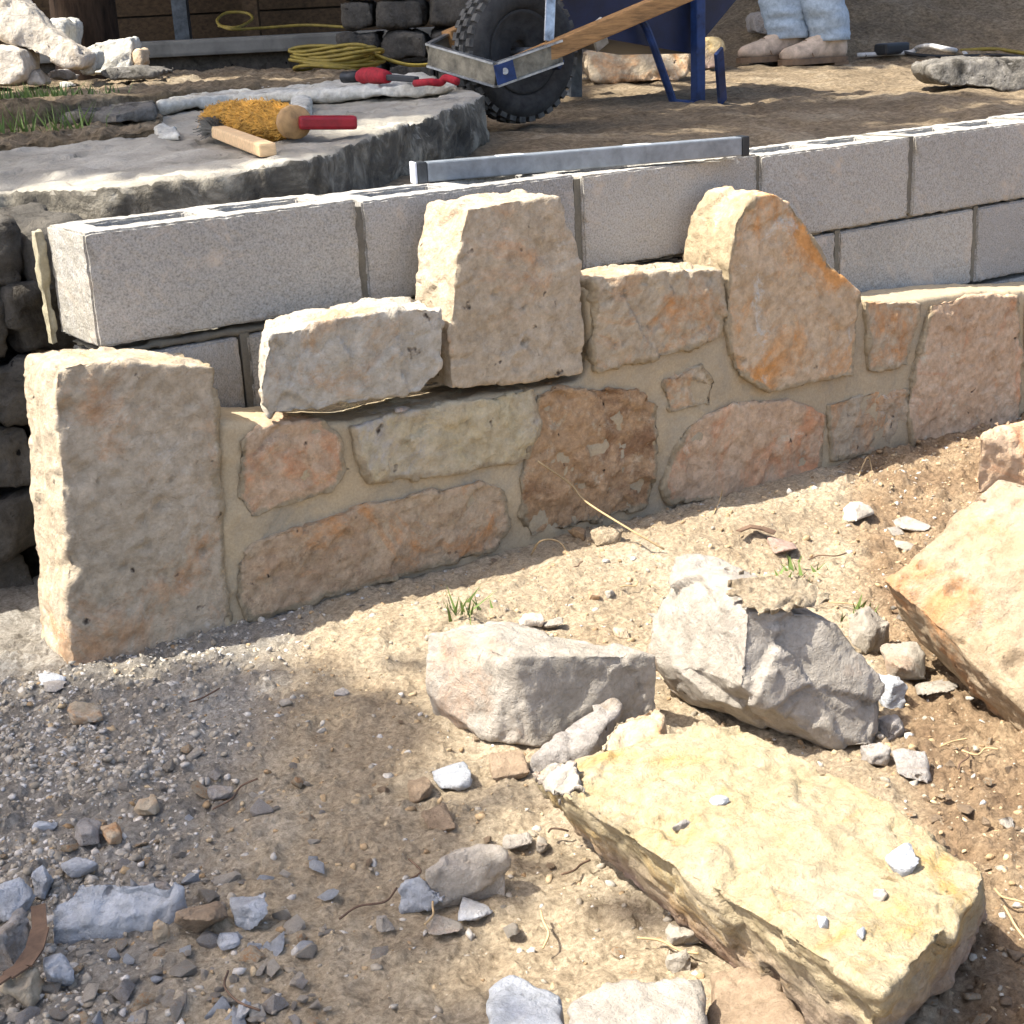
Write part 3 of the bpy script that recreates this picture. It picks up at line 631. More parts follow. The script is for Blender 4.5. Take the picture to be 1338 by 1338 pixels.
# individually placed rubble: (px, py, width px, depth px, height m, material, yaw, name, label, category)
RUB = [
 (592, 1015, 56, 50, .018, 'blue_grey', .4, 'stone_chip', 'flat pale chip on the dirt near the toe of the wedge stone', 'stone chip'),
 (677, 1101, 44, 26, .012, 'limestone_white', -.3, 'stone_chip', 'thin pale chip just above the split grey stone', 'stone chip'),
 (706, 1104, 24, 40, .012, 'limestone_white', .9, 'stone_chip', 'triangular white chip pointing up beside the thin chip', 'stone chip'),
 (615, 1186, 56, 40, .010, 'blue_grey', -.5, 'stone_chip', 'pale flat chip under the split grey stone', 'stone chip'),
 (575, 1212, 60, 34, .008, 'limestone_white', .2, 'stone_chip', 'crushed white chip in the dirt under the pale flat chip', 'stone chip'),
 (503, 1206, 32, 18, .012, 'limestone_white', -.2, 'stone_chip', 'small white chip just outside the crushed white chip', 'stone chip'),
 (1120, 669, 46, 34, .028, 'limestone_grey', .4, 'stone_chunk', 'small grey chunk on the bank near the wall foot', 'stone'),
 (1014, 711, 52, 26, .014, 'limestone_cream', -.2, 'stone_chip', 'flat cream chip on the bank above the boulder', 'stone chip'),
 (1178, 867, 64, 60, .05, 'limestone_white', .3, 'rubble_stone', 'pale lump between the grey boulder and the leaning slab', 'stone'),
 (1165, 905, 46, 44, .04, 'blue_grey', .9, 'rubble_stone', 'blue-grey lump touching the side of the grey boulder', 'stone'),
 (1130, 828, 56, 40, .06, 'limestone_white', .1, 'rubble_stone', 'pale stone behind the shoulder of the grey boulder', 'stone'),
 (1228, 900, 66, 28, .016, 'limestone_white', -.35, 'stone_chip', 'long white flake under the edge of the leaning slab', 'stone chip'),
 (1160, 946, 38, 40, .03, 'rubble_grey', .2, 'rubble_stone', 'grey pebble in the boulder shadow touching the boulder', 'stone'),
 (1190, 1000, 54, 36, .026, 'rubble_grey', -.2, 'rubble_stone', 'dark flat pebble lying out in the boulder shadow', 'stone'),
 (1145, 985, 34, 40, .026, 'rubble_grey', .6, 'rubble_stone', 'grey pebble under the low edge of the grey boulder', 'stone'),
 (1192, 685, 44, 30, .016, 'limestone_white', .1, 'stone_chip', 'white chip beside the upper edge of the leaning slab', 'stone chip'),
 (1168, 693, 22, 18, .012, 'limestone_white', .7, 'stone_chip', 'tiny white chip next to the chips by the leaning slab', 'stone chip'),
 (1184, 712, 34, 16, .012, 'limestone_white', -.2, 'stone_chip', 'thin white chip below the chips by the leaning slab', 'stone chip'),
 (1318, 1075, 22, 26, .010, 'limestone_white', .6, 'stone_chip', 'white triangular chip on the brown soil beside the yellow slab', 'stone chip'),
 (893, 1224, 46, 30, .022, 'limestone_white', -.2, 'stone_chip', 'white lump against the side of the yellow slab', 'stone chip'),
 (888, 1256, 32, 40, .022, 'limestone_white', .5, 'stone_chip', 'white lump above the white block with the tan streak', 'stone chip'),
 (113, 1134, 62, 20, .018, 'blue_grey', -.35, 'stone_chip', 'thin blue-grey sliver on top of the broad flat stone', 'stone chip'),
 (153, 1200, 46, 26, .018, 'blue_grey', .1, 'stone_chip', 'pale oval chip in front of the broad flat stone', 'stone chip'),
 (262, 1206, 68, 50, .036, 'rubble_brown', -.5, 'rubble_stone', 'rounded grey-brown rock beside the broad flat stone', 'stone'),
 (328, 1190, 64, 36, .030, 'blue_grey', .15, 'rubble_stone', 'rough pale blue rock on the edge of the gravel', 'stone'),
 (213, 1214, 28, 30, .026, 'limestone_tan', .2, 'rubble_stone', 'tan pebble between the flat stone and the rounded rock', 'stone'),
 (298, 1228, 34, 22, .010, 'blue_grey', .7, 'stone_chip', 'thin pale chip under the rough pale blue rock', 'stone chip'),
 (205, 1170, 60, 22, .026, 'rubble_grey', .1, 'rubble_stone', 'dull grey slab end beside the broad flat stone', 'stone'),
 (12, 1232, 60, 52, .045, 'rubble_grey', .2, 'rubble_stone', 'dark rounded rock by the dead leaf', 'stone'),
 (14, 1176, 60, 34, .03, 'blue_grey', .3, 'rubble_stone', 'blue-grey rock above the dark rounded rock', 'stone'),
 (55, 1150, 36, 30, .03, 'blue_grey', .3, 'rubble_stone', 'small bluish rock touching the broad flat stone', 'stone'),
 (75, 1275, 46, 40, .026, 'blue_grey', .9, 'rubble_stone', 'bluish rock beside the long dead leaf', 'stone'),
 (30, 1290, 50, 40, .03, 'limestone_tan', .2, 'rubble_stone', 'tan rock under the dead leaf', 'stone'),
 (192, 1056, 34, 26, .022, 'limestone_tan', .2, 'rubble_stone', 'small tan rock with a pale chip on the gravel', 'stone'),
 (290, 1032, 36, 20, .016, 'rubble_grey', .2, 'rubble_stone', 'small grey slab on the upper gravel', 'stone'),
 (112, 1088, 42, 26, .022, 'rubble_grey', .5, 'rubble_stone', 'grey rock above the flat stone sliver', 'stone'),
 (140, 1090, 36, 26, .02, 'limestone_tan', .5, 'rubble_stone', 'tan rock touching the grey rock above the sliver', 'stone'),
 (60, 1078, 34, 16, .012, 'blue_grey', .2, 'stone_chip', 'pale chip lying on the upper gravel slope', 'stone chip'),
 (110, 930, 44, 34, .024, 'limestone_tan', .8, 'rubble_stone', 'pale tan rubble below the corner stone', 'stone'),
 (68, 886, 40, 14, .010, 'blue_grey', .3, 'slate_chip', 'thin grey slate chip at the foot of the corner stone', 'stone chip'),
 (72, 896, 36, 12, .008, 'rubble_grey', -.1, 'slate_chip', 'second slate chip lying under the thin grey slate chip', 'stone chip'),
 (374, 917, 20, 14, .008, 'limestone_white', .2, 'stone_chip', 'round pale chip on the sunny dirt before the wall', 'stone chip'),
 (548, 1032, 40, 30, .016, 'rubble_brown', .2, 'rubble_stone', 'brown lump beside the flat pale chip', 'stone'),
 (575, 1070, 44, 34, .02, 'rubble_brown', .9, 'rubble_stone', 'brown lump under the flat pale chip', 'stone'),
 (775, 778, 18, 14, .012, 'limestone_tan', .2, 'stone_chip', 'small tan pebble above the wedge stone', 'stone chip'),
 (800, 776, 18, 16, .014, 'limestone_white', .6, 'stone_chip', 'small white pebble beside the tan pebble above the wedge stone', 'stone chip'),
 (725, 814, 30, 14, .012, 'limestone_white', .1, 'stone_chip', 'white chip behind the flat top of the wedge stone', 'stone chip'),
 (812, 828, 20, 16, .014, 'limestone_tan', .1, 'stone_chip', 'round tan pebble beyond the chip behind the wedge stone', 'stone chip'),
 (690, 812, 40, 14, .018, 'limestone_grey', .1, 'stone_chip', 'grey chip behind the wedge stone near the grass tuft', 'stone chip'),
 (660, 1000, 60, 40, .025, 'rubble_brown', .1, 'rubble_stone', 'brown stone in the shadow at the toe of the wedge stone', 'stone'),
 (755, 700, 28, 20, .02, 'clods', .1, 'dirt_lump', 'clod of dirt on the crest of the bank', 'dirt clod'),
 (790, 700, 42, 26, .03, 'soil', .5, 'dirt_lump', 'larger clod of dirt on the crest by the dry stem', 'dirt clod'),
 (318, 1320, 30, 44, .012, 'blue_grey', .4, 'stone_chip', 'pale pointed chip by the two chips low in the gravel', 'stone chip'),
 (335, 1322, 24, 20, .012, 'limestone_white', .9, 'stone_chip', 'white round chip beside the pale pointed chip', 'stone chip'),
 (445, 905, 22, 14, .01, 'rubble_grey', .4, 'stone_chip', 'grey chip on the smooth sunlit dirt', 'stone chip'),
]
for i, (px, py, wp, dp, h, mat, yaw, nm, lab, cat) in enumerate(RUB):
    c = G(px, py, h*.35); dep = (c-CAM)@_f; s = dep/FPX
    v = (CAM-c)/np.linalg.norm(CAM-c); gy = dp*s/max(.35, v[2]) if dp*s > h*.5 else h
    tag(small_rock(nm, c, (wp*s*1.08, min(gy, wp*s*1.3)*1.0, h*1.15), mat, -YAW+yaw*.6, random.uniform(-.1, .1), 100+i, n=13), lab, cat)
for i, (px, py, wp, dp, h, mat, lab) in enumerate([
  (1177, 1130, 46, 44, .02, 'blue_grey', 'grey lump lying on top of the yellow slab'), (940, 1047, 30, 16, .008, 'blue_grey', 'thin grey flake near the far end of the yellow slab top'),
  (890, 1082, 34, 14, .007, 'rubble_grey', 'dark thin flake on the long edge of the yellow slab top'), (1148, 1172, 24, 16, .010, 'limestone_white', 'white crumb on the yellow slab under the grey lump'),
  (1125, 1222, 30, 12, .007, 'blue_grey', 'narrow grey flake near the thick end of the yellow slab top'), (1075, 1208, 22, 14, .007, 'blue_grey', 'small grey crumb beside the narrow flake on the yellow slab')]):
    c = on_obj(YS, px, py); c[2] += h*.25; s = ((c-CAM)@_f)/FPX
    tag(small_rock('stone_crumb', c, (wp*s, dp*s*1.4, h*1.3), mat, -YAW+.3*i, 0, 300+i, n=12), lab, 'stone chip')

# ---- pebbles: the largest as single things, the rest as gravel
def pebble_proto(seed, mat, flat):
    rg = np.random.default_rng(seed); bm = bmesh.new(); P = rg.normal(size=(13, 3)); P /= np.linalg.norm(P, axis=1)[:, None]
    for p_ in P*np.array([.5, .5*(.6+.35*rg.random()), .5*flat*(.45+.35*rg.random())])*(.8+.35*rg.random((13, 1))): bm.verts.new(p_)
    bmesh.ops.convex_hull(bm, input=bm.verts)
    for v in [v for v in bm.verts if not v.link_faces]: bm.verts.remove(v)
    me = bpy.data.meshes.new('pebble'); bm.to_mesh(me); bm.free(); me.materials.append(MAT[mat]); return me
PROT = {m: [pebble_proto(400+i+40*j, m, 1. if i < 4 else .5) for i in range(6)] for j, m in enumerate(('rubble_grey', 'limestone_grey', 'limestone_white', 'blue_grey', 'rubble_brown', 'limestone_tan'))}
PL = {'rubble_grey': 'dull grey pebble lying loose in the gravel', 'limestone_grey': 'warm grey pebble lying loose in the gravel', 'limestone_white': 'small white limestone pebble lying loose on the dirt',
      'blue_grey': 'pale blue-grey pebble lying loose in the gravel', 'rubble_brown': 'brown dirt-coated pebble lying loose on the soil', 'limestone_tan': 'tan pebble lying loose on the soil'}
cnt = 0
while cnt < 290:
    u = random.random()
    if u < .62: px, py = random.uniform(-10, 430), 1338-abs(random.gauss(0, 190)); pool = ('rubble_grey', 'limestone_grey', 'limestone_white', 'limestone_tan', 'limestone_grey', 'limestone_white', 'blue_grey')
    elif u < .82: px, py = random.uniform(1150, 1345), random.uniform(930, 1345); pool = ('rubble_brown', 'limestone_tan', 'rubble_brown')
    else: px, py = random.uniform(430, 1200), random.uniform(700, 1330); pool = ('limestone_white', 'limestone_tan', 'rubble_brown')
    if py < 960 and u < .62: continue
    g = G(px, py); m = random.choice(pool); s = random.choice((.010, .012, .014, .017, .02, .026)) if u < .62 else random.choice((.008, .010, .013, .018))
    o = link('pebble', random.choice(PROT[m]), None, (g[0], g[1], g[2]+s*.04)); o.scale = (s*1.1,)*3
    o.rotation_euler = (random.uniform(-.4, .4), random.uniform(-.4, .4), random.uniform(0, 6.3)); tag(o, PL[m], 'pebble', 'loose pebbles: '+m.replace('_', ' ')); cnt += 1
def scatter(name, label, n, sampler, mat, sizes, fl=.7):
    ico = bmesh.new(); bmesh.ops.create_icosphere(ico, subdivisions=1, radius=.5)
    B = np.array([v.co for v in ico.verts]); Fb = np.array([[v.index for v in f.verts] for f in ico.faces]); ico.free()
    XY = sampler(n); n = len(XY); Z = yard(XY[:, 0], XY[:, 1]); s = RNG.choice(sizes, n)*(.7+.6*RNG.random(n))
    A = RNG.normal(size=(n, 3, 3)); q, _ = np.linalg.qr(A)
    P = B[None]*(1+.85*(RNG.random((n, len(B), 1))-.5)); P = P*np.stack([np.ones(n), .6+.4*RNG.random(n), fl*(.6+.5*RNG.random(n))], 1)[:, None, :]
    yaw = RNG.random(n)*6.283; cz, sz = np.cos(yaw), np.sin(yaw)
    P = np.einsum('nij,nkj->nki', q, P)*[1, 1, .8]*s[:, None, None]
    P = P + np.stack([XY[:, 0], XY[:, 1], Z-s*.06], 1)[:, None, :]
    Fa = (Fb[None] + (np.arange(n)*len(B))[:, None, None]).reshape(-1, 3)
    V = P.reshape(-1, 3); me = bpy.data.meshes.new(name); me.vertices.add(len(V)); me.vertices.foreach_set('co', V.ravel())
    me.loops.add(Fa.size); me.loops.foreach_set('vertex_index', Fa.ravel().astype(np.int32)); me.polygons.add(len(Fa))
    me.polygons.foreach_set('loop_start', np.arange(0, Fa.size, 3, dtype=np.int32)); me.polygons.foreach_set('loop_total', np.full(len(Fa), 3, np.int32)); me.update(calc_edges=True)
    at = me.color_attributes.new('tone', 'FLOAT_COLOR', 'POINT'); c = np.ones((len(V), 4)); c[:, :3] = np.repeat(RNG.random(n), len(B))[:, None]; at.data.foreach_set('color', c.ravel())
    me.materials.append(MAT[mat]); return tag(link(name, me, None, (0, 0, 0)), label, name, kind='stuff')
def samp(fn):
    def f(n):
        XY = np.stack([RNG.uniform(-.75, 2.2, n*7), RNG.uniform(-1.4, -.12, n*7)], 1); p = fn(XY[:, 0], XY[:, 1]); return XY[RNG.random(len(p)) < p][:n]
    return f
scatter('gravel', 'grey limestone gravel spilled over the dirt', 22000, samp(lambda x, y: np.clip(zones(x, y)[:, 0]**2, .03, 1)*(.35+.65*(vnoise(np.stack([x, y, x*0], 1), 9, 5) > -.2))), 'gravel', [.003, .004, .004, .005, .006, .007, .009, .012])
scatter('dirt_crumbs', 'crumbs of tan soil strewn over the yard', 9000, samp(lambda x, y: .35+.65*zones(x, y)[:, 1]), 'clods', [.002, .003, .004, .005, .006, .008, .011])

# ================================================================== OLD STONE EDGE, SLAB, LEFT ROCKS
def top_prism(top, thick, flare=0.):
    top = np.array(top); b = top.copy(); b[:, 2] -= thick; n = len(top)
    return np.vstack([top, b]), [tuple(range(n)), tuple(range(2*n-1, n-1, -1))] + [(i, n+i, n+(i+1) % n, (i+1) % n) for i in range(n)]
edge = [S(x, y) for x, y in ((0, 247), (60, 243), (120, 243), (200, 235), (300, 222), (400, 205), (480, 179), (560, 150), (610, 133), (636, 122))]
back = [S(600, 112), S(520, 108), S(420, 107), S(300, 112), S(215, 120)]
L0 = edge[0].copy(); L0[0] -= .9; L0[2] = slab_z(L0[0], L0[1]); L1 = np.array([-.9, back[-1][1], 0]); L1[2] = slab_z(L1[0], L1[1])
V, F = top_prism([L0]+edge+back+[L1], .12)
tag(rock('curved_stone_slab', V, 'weathered_slab', None, F, vox=.010, sm=2, low=.004, mid=.004, fac=.007, fs=9, ridge=.003), 'old weathered stone slab with a curved dark edge behind the block wall', 'stone slab')
ow = thing('old_rubble_wall', 'dark old rubble wall beside the end of the block wall', 'rubble wall', (-.5, .35, -.6))
rg = random.Random(4)
for r_ in range(6):
    x = -1.0 + rg.uniform(-.05, .05)
    while x < .0:
        wd = rg.uniform(.09, .18); z0 = -.56+r_*.095; b = MB().box((x+wd/2, .33, z0+.045), (wd-.006, .24, .088))
        b.V = [(v[0]+rg.uniform(-.012, .012), v[1]+rg.uniform(-.02, .02), v[2]+rg.uniform(-.012, .012)) for v in b.V]
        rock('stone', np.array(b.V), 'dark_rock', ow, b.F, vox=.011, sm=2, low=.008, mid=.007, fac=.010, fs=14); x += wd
# flat stones of the upper edge, left
def flat(name, label, pts, z, thick, mat, cat='flagstone', group=None, **kw):
    V, F = top_prism([S(x, y, z) for x, y in pts], thick); kw = dict(dict(vox=.009, sm=2, low=.004, mid=.004, fac=.006, fs=14), **kw)
    return tag(rock(name, V, mat, None, F, **kw), label, cat, group)
flat('flagstone', 'small dark rough flagstone next to the longer black stained one', [(-40, 140), (20, 133), (70, 136), (74, 148), (40, 152), (-40, 156)], .035, .03, 'old_stone')
flat('flagstone', 'longer edge flagstone with black stained face beside soil and grass', [(70, 132), (130, 122), (200, 120), (206, 138), (150, 146), (76, 148)], .038, .032, 'old_stone')
flat('flagstone', 'wide pale flagstone at the back of the old slab', [(200, 120), (300, 108), (420, 100), (560, 96), (600, 106), (500, 112), (400, 118), (300, 122), (206, 134)], .03, .03, 'flagstone')
flat('flagstone', 'small block stone set under the black stained edge', [(200, 164), (222, 161), (238, 165), (236, 172), (202, 173)], .014, .02, 'flagstone')
flat('flagstone', 'pale knob of stone rising from the slab near the brush', [(376, 118), (404, 116), (408, 128), (404, 138), (380, 138)], .025, .04, 'flagstone')
V, F = top_prism([S(x, y, .012) for x, y in ((-60, 190), (60, 180), (150, 172), (210, 165), (212, 145), (60, 150), (-60, 158))], .03)
tag(rock('soil_bed', V, 'terrace_soil', None, F, vox=.01, sm=1, mid=.012, fac=.012, fs=20), 'strip of dark soil between the slab and the edge flagstones', 'soil', kind='structure')
V, F = top_prism([onZ(x, y, .12) for x, y in ((-80, 134), (0, 133), (70, 129), (140, 122), (206, 116), (300, 109), (458, 100), (474, 88), (216, 90), (100, 95), (-80, 100))], .14)
tag(rock('planting_bed', V, 'terrace_soil', None, F, vox=.016, sm=1, mid=.010, fac=.012, fs=14), 'raised soil bed under the rock pile', 'soil', kind='structure')
# rock pile at far left
def pile(name, label, pts, dep, thick, mat, cat='rock', **kw):
    P = [atD(x, y, dep) for x, y in pts]; Q = [p_ + np.array([_f[0], _f[1], 0])*thick for p_ in P]
    n = len(P); F = [tuple(range(n)), tuple(range(2*n-1, n-1, -1))] + [(i, n+i, n+(i+1) % n, (i+1) % n) for i in range(n)]
    kw = dict(dict(vox=.010, sm=3, low=.006, mid=.004, fac=.007, fs=14), **kw)
    return tag(rock(name, np.array(P+Q), mat, None, F, **kw), label, cat)
pile('leaning_rock', 'long pale rock leaning diagonally on the rock pile', [(-40, -18), (18, -12), (60, 30), (113, 76), (108, 92), (90, 94), (60, 80), (-40, 34)], 4.1, .12, 'limestone_grey')
pile('pile_rock', 'round grey rock at the foot of the rock pile', [(-30, 62), (5, 55), (28, 62), (37, 85), (30, 105), (8, 116), (-30, 114)], 4.05, .17, 'limestone_grey', sm=8)
pile('pile_rock', 'pale block with a lit top at the end of the rock pile', [(97, 62), (130, 50), (172, 46), (176, 60), (172, 92), (130, 98), (106, 98)], 4.5, .15, 'flagstone')
pile('pile_rock', 'orange-tan rock beside the pale block of the pile', [(172, 64), (184, 60), (191, 78), (186, 92), (172, 88)], 4.5, .12, 'limestone_orange')
pile('pile_rock', 'small pale rock on top of the rock pile behind the leaning rock', [(52, 26), (76, 22), (86, 32), (84, 66), (60, 66)], 4.5, .25, 'flagstone')
pile('pile_rock', 'small grey wedge under the leaning rock', [(33, 92), (45, 86), (58, 104), (60, 113), (34, 112)], 4.1, .09, 'limestone_grey')
pile('pile_rock', 'grey lump under the low end of the leaning rock', [(57, 92), (75, 88), (94, 98), (92, 108), (60, 106)], 4.25, .12, 'rubble_grey')
pile('pile_rock', 'small white stone in front of the rock pile', [(73, 106), (82, 102), (96, 108), (96, 117), (76, 117)], 3.95, .07, 'flagstone')
pile('pile_rock', 'pale rock at the tip of the leaning rock', [(104, 78), (124, 64), (130, 80), (126, 96), (106, 98)], 4.2, .1, 'flagstone')
pile('pile_rock', 'flat thin stone under the pale block of the pile', [(128, 90), (176, 84), (204, 92), (204, 102), (150, 106), (128, 102)], 4.2, .3, 'old_stone')

# ================================================================== TOOLS
# brush with yellow bristles and red handle
c0, c1, c2 = S(268, 150, .035), S(388, 160, .034), S(466, 160, .024)
br = thing('masonry_brush', 'yellow bristle brush with a red handle lying on the slab', 'brush', S(388, 172))
ax = (c1-c0)/np.linalg.norm(c1-c0); sd = np.cross(ax, (0, 0, 1)); sd /= np.linalg.norm(sd); upv = np.cross(sd, ax)
L = np.linalg.norm(c1-c0)
ringf = lambda c, a, b, n=14: [c + sd*a*math.cos(t)+upv*b*math.sin(t) for t in np.arange(n)*2*math.pi/n]
MB().loft([ringf(c1-ax*.022, .030, .028), ringf(c1-ax*.020, .032, .030), ringf(c1-ax*.004, .032, .030), ringf(c1-ax*.002, .030, .028), ringf(c1+ax*.006, .016, .014)]).build('ferrule', 'ferrule', br, True)
bw_ = [(0., .030), (.12, .036), (.35, .040), (.6, .036), (.8, .026), (.93, .012), (1., .003)]      # bundle width along its length
wid = lambda t_: float(np.interp(t_, [q[0] for q in bw_], [q[1] for q in bw_]))
MB().loft([ringf(c1-ax*(.02+(L-.02)*t_)-upv*.008*t_, wid(t_)*.86, wid(t_)*.80, 16) for t_ in np.linspace(0, .97, 14)]).build('bristle_core', 'bristle', br, True)
m = MB()
for i in range(3600):
    t_ = random.uniform(0, .9); a = random.uniform(0, 6.283); r1 = wid(t_)*.82; ln = random.uniform(.018, .045)
    st = c1-ax*(.02+(L-.02)*t_)-upv*.008*t_ + sd*r1*math.cos(a)+upv*r1*.93*math.sin(a); rg_ = np.random.default_rng(i); q = [st]
    for k in range(1, 4): q.append(st - ax*ln*k/3 + (sd*math.cos(a)+upv*math.sin(a))*.0045*math.sin(k*1.05) + rg_.normal(size=3)*.0018*k)
    m.tube(q, [.0009, .0009, .0008, .0003], 3, False)
m.build('bristles', 'bristle', br)
MB().bar(c1+ax*.006, c2, .032, .024).build('handle', 'red_plastic', br, False, .006)
# wire brush with pale wood handle
a0, a1 = S(350, 196, .012), S(286, 172, .014)
wb = thing('wire_brush', 'pale wooden handled wire brush leaning against the yellow brush', 'brush', S(320, 190))
MB().bar(a0, a1, .030, .022).build('handle', 'pale_wood', wb, False, .004)
m = MB(); d = (a1-a0)/np.linalg.norm(a1-a0); s2 = np.cross(d, (0, 0, 1)); s2 /= np.linalg.norm(s2)
for i in range(900):
    st = a1 - d*random.uniform(0, .02) + s2*random.uniform(-.013, .013) + np.array([0, 0, random.uniform(-.006, .008)])
    e1 = st + d*random.uniform(.04, .085) + s2*random.gauss(0, .012) + np.array([0, 0, random.uniform(-.012, .02)])
    m.tube([st, (st+e1)/2+np.array([0, 0, .004]), e1], .001, 3, False)
m.build('wires', 'wire', wb)
# spirit level on the blocks
l0 = onZ(542, 241, .002); l1 = onZ(979, 204, .002); d = (l1-l0); d /= np.linalg.norm(d); s2 = np.cross((0, 0, 1), d); s2 /= np.linalg.norm(s2)
lv = thing('spirit_level', 'silver box spirit level lying on top of the block wall', 'level', (l0+l1)/2)
b0, b1 = l0+np.array([0, 0, .017])+s2*.012, l1+np.array([0, 0, .017])+s2*.012
LL = np.linalg.norm(b1-b0)
MB().bar(b0+d*.022, b1-d*.014, .026, .031).build('beam', 'aluminium', lv, False, .0025)
MB().bar(b0, b0+d*.005, .028, .034).build('end_cap', 'clear_cap', lv, False, .002)
MB().bar(b0+d*.0055, b0+d*.0215, .027, .033).build('end_block', 'dark_steel', lv, False, .002)
MB().bar(b1-d*.0135, b1, .027, .033).build('end_cap', 'black_plastic', lv, False, .002)
for fr in (.24, .62): MB().bar(b0+d*LL*fr+np.array([0, 0, .0125]), b0+d*(LL*fr+.045)+np.array([0, 0, .0125]), .018, .008).build('vial_window', 'clear_cap', lv, False, .001)
# red clamp on slab back
q0, q1, q2, q3 = S(448, 101, .045), S(470, 100, .045), S(507, 101, .045), S(545, 104, .04)
cl = thing('red_hand_tool', 'black and red hand tool lying on the back of the slab', 'tool', S(490, 108, .03))
MB().tube([q0, q1], .014, 8).build('nozzle', 'black_plastic', cl, True)
MB().tube(curve_pts([q1, q1*.6+q2*.4+np.array([0, 0, .004]), q2], 4), [.014, .018, .02, .017, .019, .02, .019, .017, .014], 9).build('grip', 'red_cloth', cl, True)
MB().bar(q2, q3, .014, .014).build('shaft', 'black_plastic', cl, False, .003)
st = thing('red_strap', 'crumpled red strap on the slab beside the wheel', 'strap', S(575, 110, .03))
MB().tube(curve_pts([S(543, 109, .035), S(560, 107, .04), S(575, 108, .036), S(583, 102, .045), S(598, 107, .036)], 5), .009, 6).build('webbing', 'red_cloth', st, True)

# ================================================================== WHEELBARROW
WC = onY(678, 161, 1.22); WC[2] += .172; R = .166
wbw = thing('wheelbarrow', 'blue wheelbarrow with wooden handles and a knobbly black tyre', 'wheelbarrow', (WC[0], 1.22, WC[2]-R))
wh = link('wheel', None, wbw, WC)
prof = [(.098, -.030), (.112, -.042), (.135, -.048), (.152, -.043), (.160, -.030), (.164, 0), (.160, .030), (.152, .043), (.135, .048), (.112, .042), (.098, .030)]
rings = []; n = 48
for a in np.arange(n)*2*math.pi/n: rings.append([WC + np.array([r_*math.cos(a), y_, r_*math.sin(a)]) for r_, y_ in prof])
m = MB(); k = len(prof); V = [p for r_ in rings for p in r_]
m.add(V, [(i*k+j, i*k+(j+1) % k, ((i+1) % n)*k+(j+1) % k, ((i+1) % n)*k+j) for i in range(n) for j in range(k)])
m.build('tyre', 'rubber', wh, True)
m = MB()
for i in range(34):
    for yy, sh in ((-.030, 0), (-.010, .5), (.010, 0), (.030, .5)):
        a = (i+sh)*2*math.pi/34; rr = .164 if abs(yy) < .02 else .159
        rad = np.array([math.cos(a), 0, math.sin(a)]); tn = np.array([-math.sin(a), 0, math.cos(a)])
        m.box(WC+rad*rr+np.array([0, yy, 0]), (.016, .016, .019), (rad, (0, 1, 0), tn))
m.build('tread', 'dusty_rubber', wh)
m = MB(); prof2 = [(.030, -.020), (.060, -.012), (.092, -.030), (.101, -.036), (.101, .036), (.092, .030), (.060, .012), (.030, .020)]; k = len(prof2)
m.add([WC + np.array([r_*math.cos(a), y_, r_*math.sin(a)]) for a in np.arange(32)*2*math.pi/32 for r_, y_ in prof2], [(i*k+j, i*k+(j+1) % k, ((i+1) % 32)*k+(j+1) % k, ((i+1) % 32)*k+j) for i in range(32) for j in range(k)])
m.build('rim', 'rubber', wh, True)
MB().tube([WC-np.array([0, .10, 0]), WC+np.array([0, .10, 0])], .012, 10).build('axle', 'dark_steel', wh, True)
YN, YFAR = 1.10, 1.33
hN0, hN1 = onY(668, 88, YN), onY(862, 2, YN); hd = (hN1-hN0)/np.linalg.norm(hN1-hN0)
MB().bar(hN0, hN0+hd*1.25+np.array([0, -.07, 0]), .040, .042).build('handle', 'raw_wood', wbw, False, .004)
hF0 = onY(585, 52, YFAR); MB().bar(hF0, hF0+hd*1.30+np.array([0, .07, 0]), .040, .042).build('handle', 'raw_wood', wbw, False, .004)
g = [onY(733, 68, YN-.024), onY(648, 98, YN-.024), onY(560, 72, YFAR-.02), onY(560, 72, YFAR-.02)+hd*.12+np.array([0, .03, 0])]
m = MB()
for a_, b_ in zip(g, g[1:]):
    m.bar(a_, b_, .004, .052)
m.build('nose_guard', 'dirty_steel', wbw, False, .001)
m = MB()
for a_, b_ in zip(g, g[1:]):
    for z in (-.026, .026):
        q = (b_-a_)/np.linalg.norm(b_-a_); m.bar(a_+np.array([0, 0, z]), b_+np.array([0, 0, z]), .018, .005)
m.build('guard_flange', 'galvanised', wbw)
mb_ = MB().bar(onY(672, 90, YN-.030), onY(648, 99, YN-.030), .006, .048); mb_.build('corner_plate', 'blue_paint', wbw, False, .002)
MB().tube([onY(660, 93, YN-.036), onY(660, 93, YN-.028)], .008, 10).build('bolt', 'galvanised', wbw)
# brackets, tray, legs
MB().bar(onY(717, 55, YN), onY(720, -25, YN+.03), .030, .006, (0, 1, 0)).build('tray_bracket', 'galvanised', wbw, False, .002)
MB().bar(onY(728, 75, YN), onY(722, 88, YN), .03, .03, (0, 1, 0)).build('axle_clamp', 'blue_paint', wbw, False, .003)
m = MB(); m.bar(onY(787, 62, 1.32), onY(778, 28, 1.30), .045, .008, (0, 1, 0)); m.build('tray_bracket', 'galvanised', wbw, False, .002)
fz = terrace_z(0, 1.2)
f1 = T(752, 128); f2 = onY(752, 50, f1[1]); MB().bar(f1, f2, .045, .012, (0, 1, 0)).build('stand_leg', 'dark_steel', wbw, False, .002)
f1b = T(738, 126); MB().bar(f1b, f1b+np.array([.05, .03, .01]), .05, .012).build('stand_foot', 'dark_steel', wbw, False, .002)
tz = onY(745, 50, 1.08); yl = T(905, 134)[1]; ty = max(1.19, yl+.035); tb = [onY(742, 42, ty), onY(904, 70, ty)]
lo = [tb[0], tb[1], tb[1]+np.array([0, .34, -.0]), tb[0]+np.array([0, .34, 0])]
